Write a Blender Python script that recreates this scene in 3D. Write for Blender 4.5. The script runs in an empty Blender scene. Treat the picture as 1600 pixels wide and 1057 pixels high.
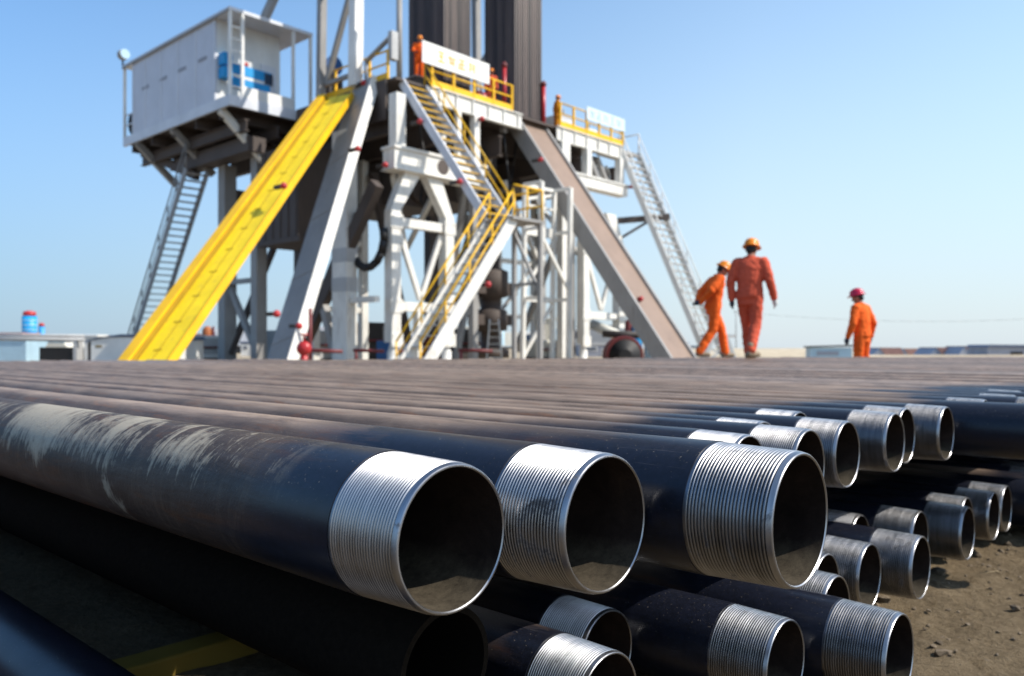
import bpy, bmesh, math, random
from mathutils import Vector, Matrix, noise
random.seed(7)
R = math.radians
scene = bpy.context.scene
COL = scene.collection

# ------------------------------------------------------------------ camera
cam_data = bpy.data.cameras.new('camera')
cam = bpy.data.objects.new('camera', cam_data)
COL.objects.link(cam)
CAM_H = 0.72
cam.location = (0, 0, CAM_H)
cam.rotation_euler = (R(90), 0, 0)
cam_data.lens = 28.8
cam_data.sensor_width = 36
cam_data.shift_y = 0.00906
cam_data.clip_start = 0.05
cam_data.clip_end = 3000
cam_data.dof.use_dof = True
cam_data.dof.focus_distance = 1.16
cam_data.dof.aperture_fstop = 5.5
scene.camera = cam

# ------------------------------------------------------------------ sky and sun
SUN_EL, SUN_AZ = R(45), math.atan2(0.97, -0.20)        # azimuth clockwise from +Y (the view direction)
world = bpy.data.worlds.new('World')
scene.world = world
world.use_nodes = True
wn = world.node_tree
bg = wn.nodes['Background']
sky = wn.nodes.new('ShaderNodeTexSky')
sky.sky_type = 'NISHITA'
sky.sun_disc = False
sky.sun_elevation = SUN_EL
sky.sun_rotation = SUN_AZ
sky.altitude = 0
sky.air_density = 1.0
sky.dust_density = 0.3
sky.ozone_density = 3.0
# thin summer haze: the sky pales towards the horizon
wtc = wn.nodes.new('ShaderNodeTexCoord'); wsp = wn.nodes.new('ShaderNodeSeparateXYZ'); wmr = wn.nodes.new('ShaderNodeMapRange'); wmx = wn.nodes.new('ShaderNodeMix')
wmx.data_type = 'RGBA'
wn.links.new(wtc.outputs['Generated'], wsp.inputs[0]); wn.links.new(wsp.outputs[2], wmr.inputs[0])
wmr.inputs[1].default_value = -0.05; wmr.inputs[2].default_value = 0.46; wmr.inputs[3].default_value = 0.92; wmr.inputs[4].default_value = 0.0
wmr.interpolation_type = 'SMOOTHSTEP'
# the haze is brighter towards the sun's side of the sky
wdt = wn.nodes.new('ShaderNodeVectorMath'); wdt.operation = 'DOT_PRODUCT'
wdt.inputs[1].default_value = (math.sin(SUN_AZ), math.cos(SUN_AZ), 0)
wn.links.new(wtc.outputs['Generated'], wdt.inputs[0])
wsr = wn.nodes.new('ShaderNodeMapRange'); wn.links.new(wdt.outputs['Value'], wsr.inputs[0])
wsr.inputs[1].default_value = -0.80; wsr.inputs[2].default_value = 0.08
whz = wn.nodes.new('ShaderNodeMix'); whz.data_type = 'RGBA'
wn.links.new(wsr.outputs[0], whz.inputs[0]); whz.inputs[6].default_value = (1.85, 2.6, 3.6, 1); whz.inputs[7].default_value = (3.45, 4.1, 4.75, 1)
wtint = wn.nodes.new('ShaderNodeMix'); wtint.data_type = 'RGBA'; wtint.blend_type = 'MULTIPLY'; wtint.inputs[0].default_value = 1.0
wtc2 = wn.nodes.new('ShaderNodeMix'); wtc2.data_type = 'RGBA'
wn.links.new(wsr.outputs[0], wtc2.inputs[0]); wtc2.inputs[6].default_value = (0.76, 1.08, 1.26, 1); wtc2.inputs[7].default_value = (1.58, 1.52, 1.34, 1)
wn.links.new(sky.outputs[0], wtint.inputs[6]); wn.links.new(wtc2.outputs[2], wtint.inputs[7])
wn.links.new(wmr.outputs[0], wmx.inputs[0]); wn.links.new(wtint.outputs[2], wmx.inputs[6]); wn.links.new(whz.outputs[2], wmx.inputs[7])
wn.links.new(wmx.outputs[2], bg.inputs[0])
bg.inputs[1].default_value = 0.115
sd = bpy.data.lights.new('sun', 'SUN')
sun = bpy.data.objects.new('sun', sd)
COL.objects.link(sun)
sd.energy = 3.8
sd.angle = R(0.53)
sd.color = (1.0, 0.94, 0.84)
sdir = Vector((math.sin(SUN_AZ) * math.cos(SUN_EL), math.cos(SUN_AZ) * math.cos(SUN_EL), math.sin(SUN_EL)))
sun.rotation_euler = (-sdir).to_track_quat('-Z', 'Y').to_euler()
sun.location = (20, -5, 30)
scene.view_settings.view_transform = 'Standard'
scene.view_settings.look = 'None'
scene.view_settings.exposure = 0.62
scene.view_settings.gamma = 1.0

# ------------------------------------------------------------------ helpers
U = Vector((0.67556, 0.73731, 0))      # along the front of the rig, to the right and away
V = Vector((-0.73731, 0.67556, 0))     # along the pipes, to the left and away
RIG_O = Vector((-3.33, 32.82, 0))
RIG_ROT = math.atan2(U.y, U.x)
PIPE_ROT = math.atan2(V.y, V.x)
Z3 = Vector((0, 0, 1))

def tag(o, label=None, cat=None, group=None, kind=None):
    if label: o['label'] = label
    if cat: o['category'] = cat
    if group: o['group'] = group
    if kind: o['kind'] = kind
    return o

def empty(name, loc, label, cat, rz=0.0, group=None):
    o = bpy.data.objects.new(name, None)
    o.empty_display_size = 0.2
    COL.objects.link(o)
    o.location = loc
    o.rotation_euler = (0, 0, rz)
    return tag(o, label, cat, group)

def rigw(a, b, z=0.0):
    return RIG_O + U * a + V * b + Vector((0, 0, z))

def rig_thing(name, o, label, cat, group=None):
    return empty(name, rigw(*o), label, cat, RIG_ROT, group)

class MB:
    """collects shapes, then links them as one mesh object"""
    def __init__(self, o=(0, 0, 0)):
        self.bm = bmesh.new()
        self.o = Vector(o)
    def _face(self, vs, smooth=False, mi=0):
        try:
            fc = self.bm.faces.new(vs)
            fc.smooth = smooth
            fc.material_index = mi
        except ValueError:
            pass
    def hexa(self, c8, mi=0):
        v = [self.bm.verts.new(Vector(p) - self.o) for p in c8]
        for q in ((0, 3, 2, 1), (4, 5, 6, 7), (0, 1, 5, 4), (1, 2, 6, 5), (2, 3, 7, 6), (3, 0, 4, 7)):
            self._face([v[i] for i in q], False, mi)
    def box(self, lo, hi, mi=0):
        x0, y0, z0 = lo; x1, y1, z1 = hi
        self.hexa([(x0, y0, z0), (x1, y0, z0), (x1, y1, z0), (x0, y1, z0),
                   (x0, y0, z1), (x1, y0, z1), (x1, y1, z1), (x0, y1, z1)], mi)
        return self
    def beam(self, p, q, w, h, side=None, mi=0):
        p = Vector(p); q = Vector(q)
        d = (q - p).normalized()
        if side is None:
            side = Vector((1, 0, 0)) if abs(d.z) > 0.98 else d.cross(Z3)
        s = Vector(side); s = (s - d * s.dot(d)).normalized()
        n = d.cross(s).normalized()
        s = s * (w / 2); n = n * (h / 2)
        self.hexa([p - s - n, p + s - n, p + s + n, p - s + n, q - s - n, q + s - n, q + s + n, q - s + n], mi)
        return self
    def ibeam(self, p, q, w, h, side=None, t=0.04):
        p = Vector(p); q = Vector(q)
        d = (q - p).normalized()
        if side is None:
            side = Vector((1, 0, 0)) if abs(d.z) > 0.98 else d.cross(Z3)
        s = Vector(side); s = (s - d * s.dot(d)).normalized()
        n = d.cross(s).normalized()
        self.beam(p + n * (h - t) / 2, q + n * (h - t) / 2, w, t, s)
        self.beam(p - n * (h - t) / 2, q - n * (h - t) / 2, w, t, s)
        self.beam(p, q, t, h - 2 * t, s)
        return self
    def tube(self, p, q, r, seg=10, r2=None, caps=True):
        p = Vector(p); q = Vector(q)
        r2 = r if r2 is None else r2
        d = (q - p).normalized()
        s = d.orthogonal().normalized(); n = d.cross(s)
        rings = []
        for c, rr in ((p, r), (q, r2)):
            rings.append([self.bm.verts.new(c - self.o + (s * math.cos(2 * math.pi * k / seg) + n * math.sin(2 * math.pi * k / seg)) * rr) for k in range(seg)])
        for k in range(seg):
            j = (k + 1) % seg
            self._face([rings[0][k], rings[0][j], rings[1][j], rings[1][k]], True)
        if caps:
            self._face(rings[0][::-1]); self._face(rings[1])
        return self
    def path(self, pts, r, seg=8):
        for i in range(len(pts) - 1):
            self.tube(pts[i], pts[i + 1], r, seg)
        return self
    def lathe(self, c, prof, seg=20, axis='Z', smooth=True, caps=True):
        """prof: list of (radius, height) along axis from c"""
        c = Vector(c)
        rings = []
        for r, h in prof:
            ring = []
            for k in range(seg):
                a = 2 * math.pi * k / seg
                x, y = r * math.cos(a), r * math.sin(a)
                p = {'Z': (x, y, h), 'X': (h, x, y), 'Y': (y, h, x)}[axis]
                ring.append(self.bm.verts.new(c + Vector(p) - self.o))
            rings.append(ring)
        for i in range(len(rings) - 1):
            for k in range(seg):
                j = (k + 1) % seg
                self._face([rings[i][k], rings[i][j], rings[i + 1][j], rings[i + 1][k]], smooth)
        if caps:
            self._face(rings[0][::-1]); self._face(rings[-1])
        return self
    def sphere(self, c, rx, ry=None, rz=None, seg=14, rings=9):
        ry = rx if ry is None else ry; rz = rx if rz is None else rz
        m = Matrix.Translation(Vector(c) - self.o) @ Matrix.Diagonal((rx, ry, rz, 1))
        res = bmesh.ops.create_uvsphere(self.bm, u_segments=seg, v_segments=rings, radius=1, matrix=m)
        for vv in res['verts']:
            for fc in vv.link_faces: fc.smooth = True
        return self
    def poly(self, pts, dvec, mi=0):
        """a flat outline given real thickness along dvec"""
        d = Vector(dvec)
        a = [self.bm.verts.new(Vector(p) - self.o) for p in pts]
        b = [self.bm.verts.new(Vector(p) + d - self.o) for p in pts]
        self._face(a[::-1], False, mi); self._face(b, False, mi)
        for i in range(len(a)):
            j = (i + 1) % len(a)
            self._face([a[i], a[j], b[j], b[i]], False, mi)
        return self
    def build(self, name, mats, parent=None, bevel=0.0, fix=True):
        if fix: bmesh.ops.recalc_face_normals(self.bm, faces=self.bm.faces[:])
        me = bpy.data.meshes.new(name)
        self.bm.to_mesh(me); self.bm.free()
        for m in (mats if isinstance(mats, (list, tuple)) else [mats]):
            me.materials.append(m)
        o = bpy.data.objects.new(name, me)
        COL.objects.link(o)
        if parent: o.parent = parent
        if bevel:
            b = o.modifiers.new('bevel', 'BEVEL'); b.width = bevel; b.segments = 2; b.limit_method = 'ANGLE'
        return o

def copy_tree(o, parent=None):
    c = o.copy(); COL.objects.link(c)
    if parent: c.parent = parent
    for ch in o.children:
        copy_tree(ch, c)
    return c

# ------------------------------------------------------------------ materials
class NT:
    def __init__(self, name):
        self.m = bpy.data.materials.new(name)
        self.m.use_nodes = True
        self.t = self.m.node_tree
        self.b = self.t.nodes['Principled BSDF']
    def n(self, typ, **kw):
        nd = self.t.nodes.new(typ)
        for k, v in kw.items():
            if k.startswith('i_'):
                nd.inputs[int(k[2:])].default_value = v
            else:
                setattr(nd, k, v)
        return nd
    def l(self, a, ao, b, bi):
        self.t.links.new(a.outputs[ao], b.inputs[bi])
        return self
    def coords(self, scale=(1, 1, 1), kind='Object', rand=True):
        tc = self.n('ShaderNodeTexCoord'); mp = self.n('ShaderNodeMapping')
        mp.inputs['Scale'].default_value = scale
        self.l(tc, kind, mp, 'Vector')
        if rand:
            oi = self.n('ShaderNodeObjectInfo'); ml = self.n('ShaderNodeMath', operation='MULTIPLY')
            ml.inputs[1].default_value = 37.0
            self.l(oi, 'Random', ml, 0); self.l(ml, 0, mp, 'Location')
        return mp
    def noise(self, mp, scale, detail=4, rough=0.55, dist=0.0):
        nz = self.n('ShaderNodeTexNoise')
        nz.inputs['Scale'].default_value = scale; nz.inputs['Detail'].default_value = detail
        nz.inputs['Roughness'].default_value = rough; nz.inputs['Distortion'].default_value = dist
        if mp is not None: self.l(mp, 0, nz, 'Vector')
        return nz
    def ramp(self, src, so, stops):
        r = self.n('ShaderNodeValToRGB')
        e = r.color_ramp.elements
        while len(e) > 1: e.remove(e[-1])
        e[0].position = stops[0][0]; e[0].color = (*stops[0][1], 1) if len(stops[0][1]) == 3 else stops[0][1]
        for p, c in stops[1:]:
            x = e.new(p); x.color = (*c, 1)
        self.l(src, so, r, 0)
        return r
    def mix(self, fac, fo, a, b):
        """a, b: colours or (node, out)"""
        mx = self.n('ShaderNodeMix', data_type='RGBA')
        if isinstance(fac, float): mx.inputs[0].default_value = fac
        else: self.l(fac, fo, mx, 0)
        for idx, s in ((6, a), (7, b)):
            if isinstance(s[0], (int, float)): mx.inputs[idx].default_value = (*s[:3], 1)
            else: self.t.links.new(s[0].outputs[s[1]], mx.inputs[idx])
        return mx
    def bump(self, src, so, strength=0.2, dist=0.02):
        bp = self.n('ShaderNodeBump')
        bp.inputs['Strength'].default_value = strength; bp.inputs['Distance'].default_value = dist
        self.l(src, so, bp, 'Height'); self.l(bp, 0, self.b, 'Normal')
        return bp

g3 = lambda v: (v, v, v)

def paint(name, col, rough=0.5, dirt=0.35, dirtcol=(0.13, 0.085, 0.06), metal=0.0, scale=1.0, spec=0.4):
    """weathered paint: faded patches, rusty runs and grime"""
    t = NT(name)
    mp = t.coords((1, 1, 1))
    big = t.noise(mp, 0.9 * scale, 5, 0.6)
    fade = t.ramp(big, 0, [(0.3, tuple(c * 0.84 for c in col)), (0.7, tuple(min(1, c * 1.08) for c in col))])
    mp2 = t.coords((3, 3, 0.5))
    run = t.noise(mp2, 2.2 * scale, 6, 0.7, 0.3)
    rr = t.ramp(run, 0, [(0.56, g3(0)), (0.74, g3(dirt))])
    mx = t.mix(rr, 0, (fade, 0), dirtcol)
    t.l(mx, 2, t.b, 'Base Color')
    t.b.inputs['Roughness'].default_value = rough
    t.b.inputs['Metallic'].default_value = metal
    t.b.inputs['Specular IOR Level'].default_value = spec
    fine = t.noise(mp, 30 * scale, 3)
    t.bump(fine, 0, 0.08, 0.01)
    return t.m

M = {}
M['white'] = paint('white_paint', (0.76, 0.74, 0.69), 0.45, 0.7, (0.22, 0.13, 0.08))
M['whitecool'] = paint('doghouse_white', (0.66, 0.68, 0.73), 0.45, 0.2, (0.3, 0.28, 0.27))
M['whiteclean'] = paint('clean_white', (0.80, 0.79, 0.76), 0.5, 0.1)
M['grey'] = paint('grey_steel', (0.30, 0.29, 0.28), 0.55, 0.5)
M['midgrey'] = paint('rail_grey', (0.45, 0.45, 0.45), 0.5, 0.3)
M['dark'] = paint('dark_steel', (0.055, 0.047, 0.044), 0.65, 0.5)
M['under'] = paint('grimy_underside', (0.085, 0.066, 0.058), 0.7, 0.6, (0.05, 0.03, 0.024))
M['black'] = paint('black_rubber', (0.018, 0.018, 0.02), 0.6, 0.2)
M['yellow'] = paint('yellow_paint', (0.85, 0.48, 0.008), 0.42, 0.25, (0.3, 0.16, 0.02))
M['slide'] = paint('slide_yellow', (0.90, 0.64, 0.008), 0.42, 0.7, (0.42, 0.29, 0.07))
M['slidedark'] = paint('slide_groove', (0.40, 0.24, 0.01), 0.5, 0.3)
M['red'] = paint('red_enamel', (0.46, 0.03, 0.035), 0.35, 0.1)
M['redpipe'] = paint('oxide_red', (0.16, 0.028, 0.03), 0.5, 0.3)
M['blue'] = paint('sky_blue_paint', (0.01, 0.30, 0.66), 0.45, 0.1)
M['deepblue'] = paint('deep_blue_paint', (0.015, 0.10, 0.30), 0.45, 0.2)
M['paleblue'] = paint('pale_blue_paint', (0.42, 0.60, 0.72), 0.5, 0.2)
M['palebanner'] = paint('pale_banner_cloth', (0.60, 0.70, 0.76), 0.6, 0.1)
M['cream'] = paint('cream_panel', (0.72, 0.70, 0.62), 0.55, 0.25)
M['orangerust'] = paint('orange_tank', (0.42, 0.13, 0.045), 0.6, 0.4)
M['ramp'] = paint('worn_ramp_steel', (0.255, 0.175, 0.13), 0.55, 0.7, (0.13, 0.075, 0.045), 0.0, 0.7)
M['stand'] = paint('drill_pipe_steel', (0.085, 0.066, 0.062), 0.5, 0.4, (0.14, 0.085, 0.06))
def stand_mat():
    t = NT('racked_drill_pipe')
    oi = t.n('ShaderNodeObjectInfo')
    r = t.ramp(oi, 'Random', [(0.0, (0.030, 0.022, 0.020)), (0.5, (0.075, 0.052, 0.046)), (1.0, (0.150, 0.108, 0.092))])
    nz = t.noise(t.coords((3, 3, 0.25)), 3.0, 5, 0.7); k = t.ramp(nz, 0, [(0.3, g3(0.6)), (0.7, g3(1.1))])
    mx = t.n('ShaderNodeMix', data_type='RGBA', blend_type='MULTIPLY'); mx.inputs[0].default_value = 1.0
    t.l(r, 0, mx, 6); t.l(k, 0, mx, 7); t.l(mx, 2, t.b, 'Base Color'); t.b.inputs['Roughness'].default_value = 0.5
    return t.m
M['stand'] = stand_mat()
M['roofred'] = paint('pink_tile', (0.36, 0.20, 0.17), 0.8, 0.3)
M['roofblue'] = paint('slate_blue_roof', (0.10, 0.13, 0.20), 0.6, 0.2)
M['wallgrey'] = paint('grey_wall', (0.34, 0.36, 0.42), 0.8, 0.2)
M['timber'] = paint('old_timber', (0.10, 0.07, 0.04), 0.85, 0.5)
M['yellowbar'] = paint('ochre_timber', (0.20, 0.13, 0.016), 0.7, 0.4)
M['orange'] = paint('orange_cloth', (0.86, 0.135, 0.02), 0.85, 0.25, (0.32, 0.05, 0.02), 0, 4, 0.15)
M['orange2'] = paint('faded_red_cloth', (0.60, 0.10, 0.052), 0.85, 0.25, (0.30, 0.05, 0.03), 0, 4, 0.15)
M['ochre'] = paint('ochre_cloth', (0.62, 0.24, 0.02), 0.85, 0.25, (0.2, 0.06, 0.02), 0, 4, 0.15)
M['helmet'] = paint('orange_helmet', (0.84, 0.25, 0.012), 0.3, 0.05)
M['helmetred'] = paint('crimson_helmet', (0.55, 0.015, 0.06), 0.3, 0.05)
M['skin'] = paint('skin', (0.34, 0.17, 0.11), 0.6, 0.05)
M['hair'] = paint('hair', (0.012, 0.010, 0.009), 0.6, 0.0)
M['boot'] = paint('sandy_boot', (0.27, 0.20, 0.13), 0.8, 0.4)
M['glove'] = paint('dark_glove', (0.05, 0.055, 0.065), 0.8, 0.3)
M['glovewhite'] = paint('white_glove', (0.62, 0.60, 0.56), 0.85, 0.3)

def glass(name, col):
    t = NT(name)
    t.b.inputs['Base Color'].default_value = (*col, 1)
    t.b.inputs['Roughness'].default_value = 0.08
    nz = t.noise(t.coords(), 3.0)
    r = t.ramp(nz, 0, [(0.3, g3(0.05)), (0.8, g3(0.2))]); t.l(r, 0, t.b, 'Roughness')
    return t.m
M['glass'] = glass('dark_window_glass', (0.03, 0.05, 0.09))

def ribbed(name, col, per_m, dirt=0.2, axis=0):
    """sheet steel with pressed ribs"""
    t = NT(name)
    mp = t.coords((1, 1, 1), rand=False)
    big = t.noise(mp, 0.8, 5, 0.6)
    fade = t.ramp(big, 0, [(0.3, tuple(c * 0.88 for c in col)), (0.7, col)])
    mp2 = t.coords((2, 2, 0.35))
    run = t.noise(mp2, 3.0, 6, 0.7)
    rr = t.ramp(run, 0, [(0.58, g3(0)), (0.75, g3(dirt))])
    mx = t.mix(rr, 0, (fade, 0), (0.30, 0.25, 0.22))
    t.l(mx, 2, t.b, 'Base Color')
    w = t.n('ShaderNodeTexWave', wave_type='BANDS', bands_direction='XYZ'[axis])
    w.inputs['Scale'].default_value = per_m / 3.1416 * 1.57 * 2 / 2
    t.l(mp, 0, w, 'Vector')
    t.bump(w, 0, 0.35, 0.03)
    t.b.inputs['Roughness'].default_value = 0.5
    return t.m
M['ribx'] = ribbed('ribbed_white_sheet_shaded', (0.60, 0.62, 0.69), 4, 0.3, 1)  # shade of the side wall painted in as a darker, bluer white
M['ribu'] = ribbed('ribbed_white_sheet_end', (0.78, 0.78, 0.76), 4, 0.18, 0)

# ---- casing pipe body: blue-black varnish near the pin, dusty rust along the rest
def pipe_body_mat(name, chalk=False, clean_len=0.42, spread=0.35, tone=1.0, far=False, black=False):
    t = NT(name)
    tc = t.n('ShaderNodeTexCoord'); sep = t.n('ShaderNodeSeparateXYZ'); t.l(tc, 'Object', sep, 0)
    mp = t.coords((1, 1, 1)); mpl = t.coords((1.1, 3, 3) if far else (0.4, 3, 3))
    n1 = t.noise(mpl if far else mp, 14.0 if far else 5.0, 6, 0.70, 0.5)
    n2 = t.noise(mpl, 9.0 if far else 6.0, 7, 0.74, 0.4)
    n3 = t.noise(mp, 90.0, 4, 0.7)
    n4 = t.noise(mp, 1.3, 4, 0.6)
    k = lambda c: tuple(v * tone for v in c)
    rust = t.ramp(n1, 0, [(0.28, k((0.030, 0.022, 0.020))), (0.45, k((0.080, 0.054, 0.042))), (0.60, k((0.150, 0.108, 0.084))), (0.78, k((0.26, 0.21, 0.175)))])
    rust2 = t.ramp(n2, 0, [(0.32, k((0.032, 0.024, 0.022))), (0.50, k((0.11, 0.078, 0.060))), (0.63, k((0.21, 0.16, 0.13))), (0.78, k((0.42, 0.37, 0.32)))])
    rmix = t.mix(0.55, None, (rust, 0), (rust2, 0))
    orange = t.noise(mpl, 9.0, 5, 0.7, 1.0)
    om = t.ramp(orange, 0, [(0.54, g3(0)), (0.68, g3(0.65))])
    rmix2 = t.mix(om, 0, (rmix, 2), k((0.20, 0.080, 0.030)))
    oi = t.n('ShaderNodeObjectInfo')
    # every pipe weathers to a shade of its own
    sh = t.n('ShaderNodeMapRange'); t.l(oi, 'Random', sh, 0); sh.inputs[3].default_value = 0.60 if far else 0.85; sh.inputs[4].default_value = 1.30 if far else 1.15
    shc = t.n('ShaderNodeMix', data_type='RGBA', blend_type='MULTIPLY'); shc.inputs[0].default_value = 1.0
    t.l(rmix2, 2, shc, 6); t.l(sh, 0, shc, 7)
    # varnish edge: wavy, at a length of its own on each pipe
    a = t.n('ShaderNodeMath', operation='MULTIPLY_ADD'); t.l(oi, 'Random', a, 0); a.inputs[1].default_value = spread; a.inputs[2].default_value = clean_len
    b = t.n('ShaderNodeMath', operation='MULTIPLY_ADD'); t.l(n4, 0, b, 0); b.inputs[1].default_value = 1.1; b.inputs[2].default_value = -0.55
    b2 = t.n('ShaderNodeMath', operation='MULTIPLY_ADD'); t.l(n2, 0, b2, 0); b2.inputs[1].default_value = 0.45; t.l(b, 0, b2, 2)
    s = t.n('ShaderNodeMath', operation='ADD'); t.l(a, 0, s, 0); t.l(b2, 0, s, 1)
    d = t.n('ShaderNodeMath', operation='SUBTRACT'); t.l(sep, 0, d, 0); t.l(s, 0, d, 1)
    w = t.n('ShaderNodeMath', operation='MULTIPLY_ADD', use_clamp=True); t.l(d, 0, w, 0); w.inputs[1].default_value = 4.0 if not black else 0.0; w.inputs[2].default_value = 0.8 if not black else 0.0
    varn = t.ramp(n3, 0, [(0.3, (0.006, 0.007, 0.012)), (0.7, (0.011, 0.013, 0.024))] if not black else [(0.3, (0.012, 0.0092, 0.007)), (0.7, (0.020, 0.015, 0.011))])  # black variant: deep shade painted in place of varnish
    base = t.mix(w, 0, (varn, 0), (shc, 2))
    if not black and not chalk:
        # pale highlight line painted along the crown of each pipe
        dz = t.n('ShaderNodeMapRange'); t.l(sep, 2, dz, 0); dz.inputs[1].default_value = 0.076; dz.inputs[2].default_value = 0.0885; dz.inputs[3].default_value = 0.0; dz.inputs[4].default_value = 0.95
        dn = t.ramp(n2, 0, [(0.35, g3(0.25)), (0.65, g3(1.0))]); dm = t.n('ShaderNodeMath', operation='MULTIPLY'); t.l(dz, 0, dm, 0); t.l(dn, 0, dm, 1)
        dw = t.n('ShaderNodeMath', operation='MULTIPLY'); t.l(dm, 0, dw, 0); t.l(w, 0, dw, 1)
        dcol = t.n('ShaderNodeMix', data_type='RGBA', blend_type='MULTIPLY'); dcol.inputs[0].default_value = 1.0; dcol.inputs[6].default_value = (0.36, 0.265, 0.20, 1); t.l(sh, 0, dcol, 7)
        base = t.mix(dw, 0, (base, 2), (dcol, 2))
    # fine scratches, specks and dust lying on top
    zt = t.n('ShaderNodeMapRange'); t.l(sep, 2, zt, 0)
    zt.inputs[1].default_value = -0.02; zt.inputs[2].default_value = 0.085; zt.inputs[3].default_value = 0; zt.inputs[4].default_value = 1
    spk = t.noise(mp, 230.0, 2, 0.6); sr = t.ramp(spk, 0, [(0.68, g3(0)), (0.74, g3(0.6 if not black else 0.05))])
    zs = t.n('ShaderNodeMath', operation='MULTIPLY'); t.l(zt, 0, zs, 0); t.l(sr, 0, zs, 1)
    base = t.mix(zs, 0, (base, 2), (0.30, 0.25, 0.19))
    scr = t.noise(t.coords((2.0, 60, 60)), 1.6, 4, 0.8, 2.5); sc2 = t.ramp(scr, 0, [(0.66, g3(0)), (0.70, g3(0.22 if not black else 0.0))])
    base = t.mix(sc2, 0, (base, 2), (0.20, 0.18, 0.17))
    if chalk:
        # whitewash brushed round the upper side in long curved strokes, in patches
        mpc = t.coords((1.0, 1.0, 1.0), rand=False)
        mpc.inputs['Rotation'].default_value = (0.0, R(38), R(24))
        mpc.inputs['Scale'].default_value = (21.0, 4.2, 3.2)
        c1 = t.noise(mpc, 1.0, 8, 0.78, 1.2)
        mpp = t.coords((1, 1, 1), rand=False); mpp.inputs['Location'].default_value = (0.31, 0.2, 0.4)
        c2 = t.noise(mpp, 3.4, 4, 0.6, 0.6)
        add = t.n('ShaderNodeMath', operation='MULTIPLY_ADD'); t.l(c2, 0, add, 0); add.inputs[1].default_value = 1.1; add.inputs[2].default_value = -0.54
        sm = t.n('ShaderNodeMath', operation='ADD'); t.l(c1, 0, sm, 0); t.l(add, 0, sm, 1)
        zz = t.n('ShaderNodeMapRange'); t.l(sep, 2, zz, 0)
        zz.inputs[1].default_value = -0.03; zz.inputs[2].default_value = 0.055; zz.inputs[3].default_value = -0.22; zz.inputs[4].default_value = 0.02
        sm2 = t.n('ShaderNodeMath', operation='ADD'); t.l(sm, 0, sm2, 0); t.l(zz, 0, sm2, 1)
        brk = t.noise(mp, 48.0, 5, 0.75); bk = t.n('ShaderNodeMath', operation='MULTIPLY_ADD'); t.l(brk, 0, bk, 0); bk.inputs[1].default_value = 0.34; bk.inputs[2].default_value = -0.17
        sm3 = t.n('ShaderNodeMath', operation='ADD'); t.l(sm2, 0, sm3, 0); t.l(bk, 0, sm3, 1)
        cr = t.ramp(sm3, 0, [(0.50, g3(0)), (0.555, g3(0.35)), (0.66, g3(0.72))])
        xr = t.n('ShaderNodeMapRange'); t.l(sep, 0, xr, 0)
        xr.inputs[1].default_value = 0.22; xr.inputs[2].default_value = 0.34; xr.inputs[3].default_value = 0; xr.inputs[4].default_value = 1
        cm = t.n('ShaderNodeMath', operation='MULTIPLY'); t.l(cr, 0, cm, 0); t.l(xr, 0, cm, 1)
        base = t.mix(cm, 0, (base, 2), (0.47, 0.41, 0.31))
        # dull brown scuffs rubbed over the whole side
        sf = t.noise(mpc, 0.55, 8, 0.8, 1.8); sf2 = t.ramp(sf, 0, [(0.54, g3(0)), (0.66, g3(0.26))])
        sfm = t.n('ShaderNodeMath', operation='MULTIPLY'); t.l(sf2, 0, sfm, 0); t.l(xr, 0, sfm, 1)
        base = t.mix(sfm, 0, (base, 2), (0.17, 0.125, 0.085))
    t.l(base, 2, t.b, 'Base Color')
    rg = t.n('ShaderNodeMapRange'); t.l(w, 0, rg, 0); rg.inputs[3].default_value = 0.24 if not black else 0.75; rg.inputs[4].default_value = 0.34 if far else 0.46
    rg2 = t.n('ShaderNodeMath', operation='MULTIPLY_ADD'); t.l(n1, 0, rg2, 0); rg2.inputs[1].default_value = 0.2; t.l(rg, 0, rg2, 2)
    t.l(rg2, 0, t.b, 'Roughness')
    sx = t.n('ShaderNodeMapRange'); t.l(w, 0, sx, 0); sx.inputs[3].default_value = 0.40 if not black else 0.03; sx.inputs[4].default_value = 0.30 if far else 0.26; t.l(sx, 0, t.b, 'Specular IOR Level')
    bs = t.n('ShaderNodeMath', operation='MULTIPLY'); t.l(n3, 0, bs, 0); t.l(w, 0, bs, 1)
    t.bump(bs, 0, 0.35, 0.003)
    return t.m

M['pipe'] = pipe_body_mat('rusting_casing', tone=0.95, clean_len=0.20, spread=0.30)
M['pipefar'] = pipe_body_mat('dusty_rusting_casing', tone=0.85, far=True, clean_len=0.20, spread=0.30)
M['pipechalk'] = pipe_body_mat('whitewashed_casing', True, 0.20, 0.0, tone=0.52)
M['pipenavy'] = pipe_body_mat('navy_varnished_casing', clean_len=30.0)
M['pipeshade'] = pipe_body_mat('shade_black_casing', black=True)  # shade under the top row put into a near-black body colour

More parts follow.
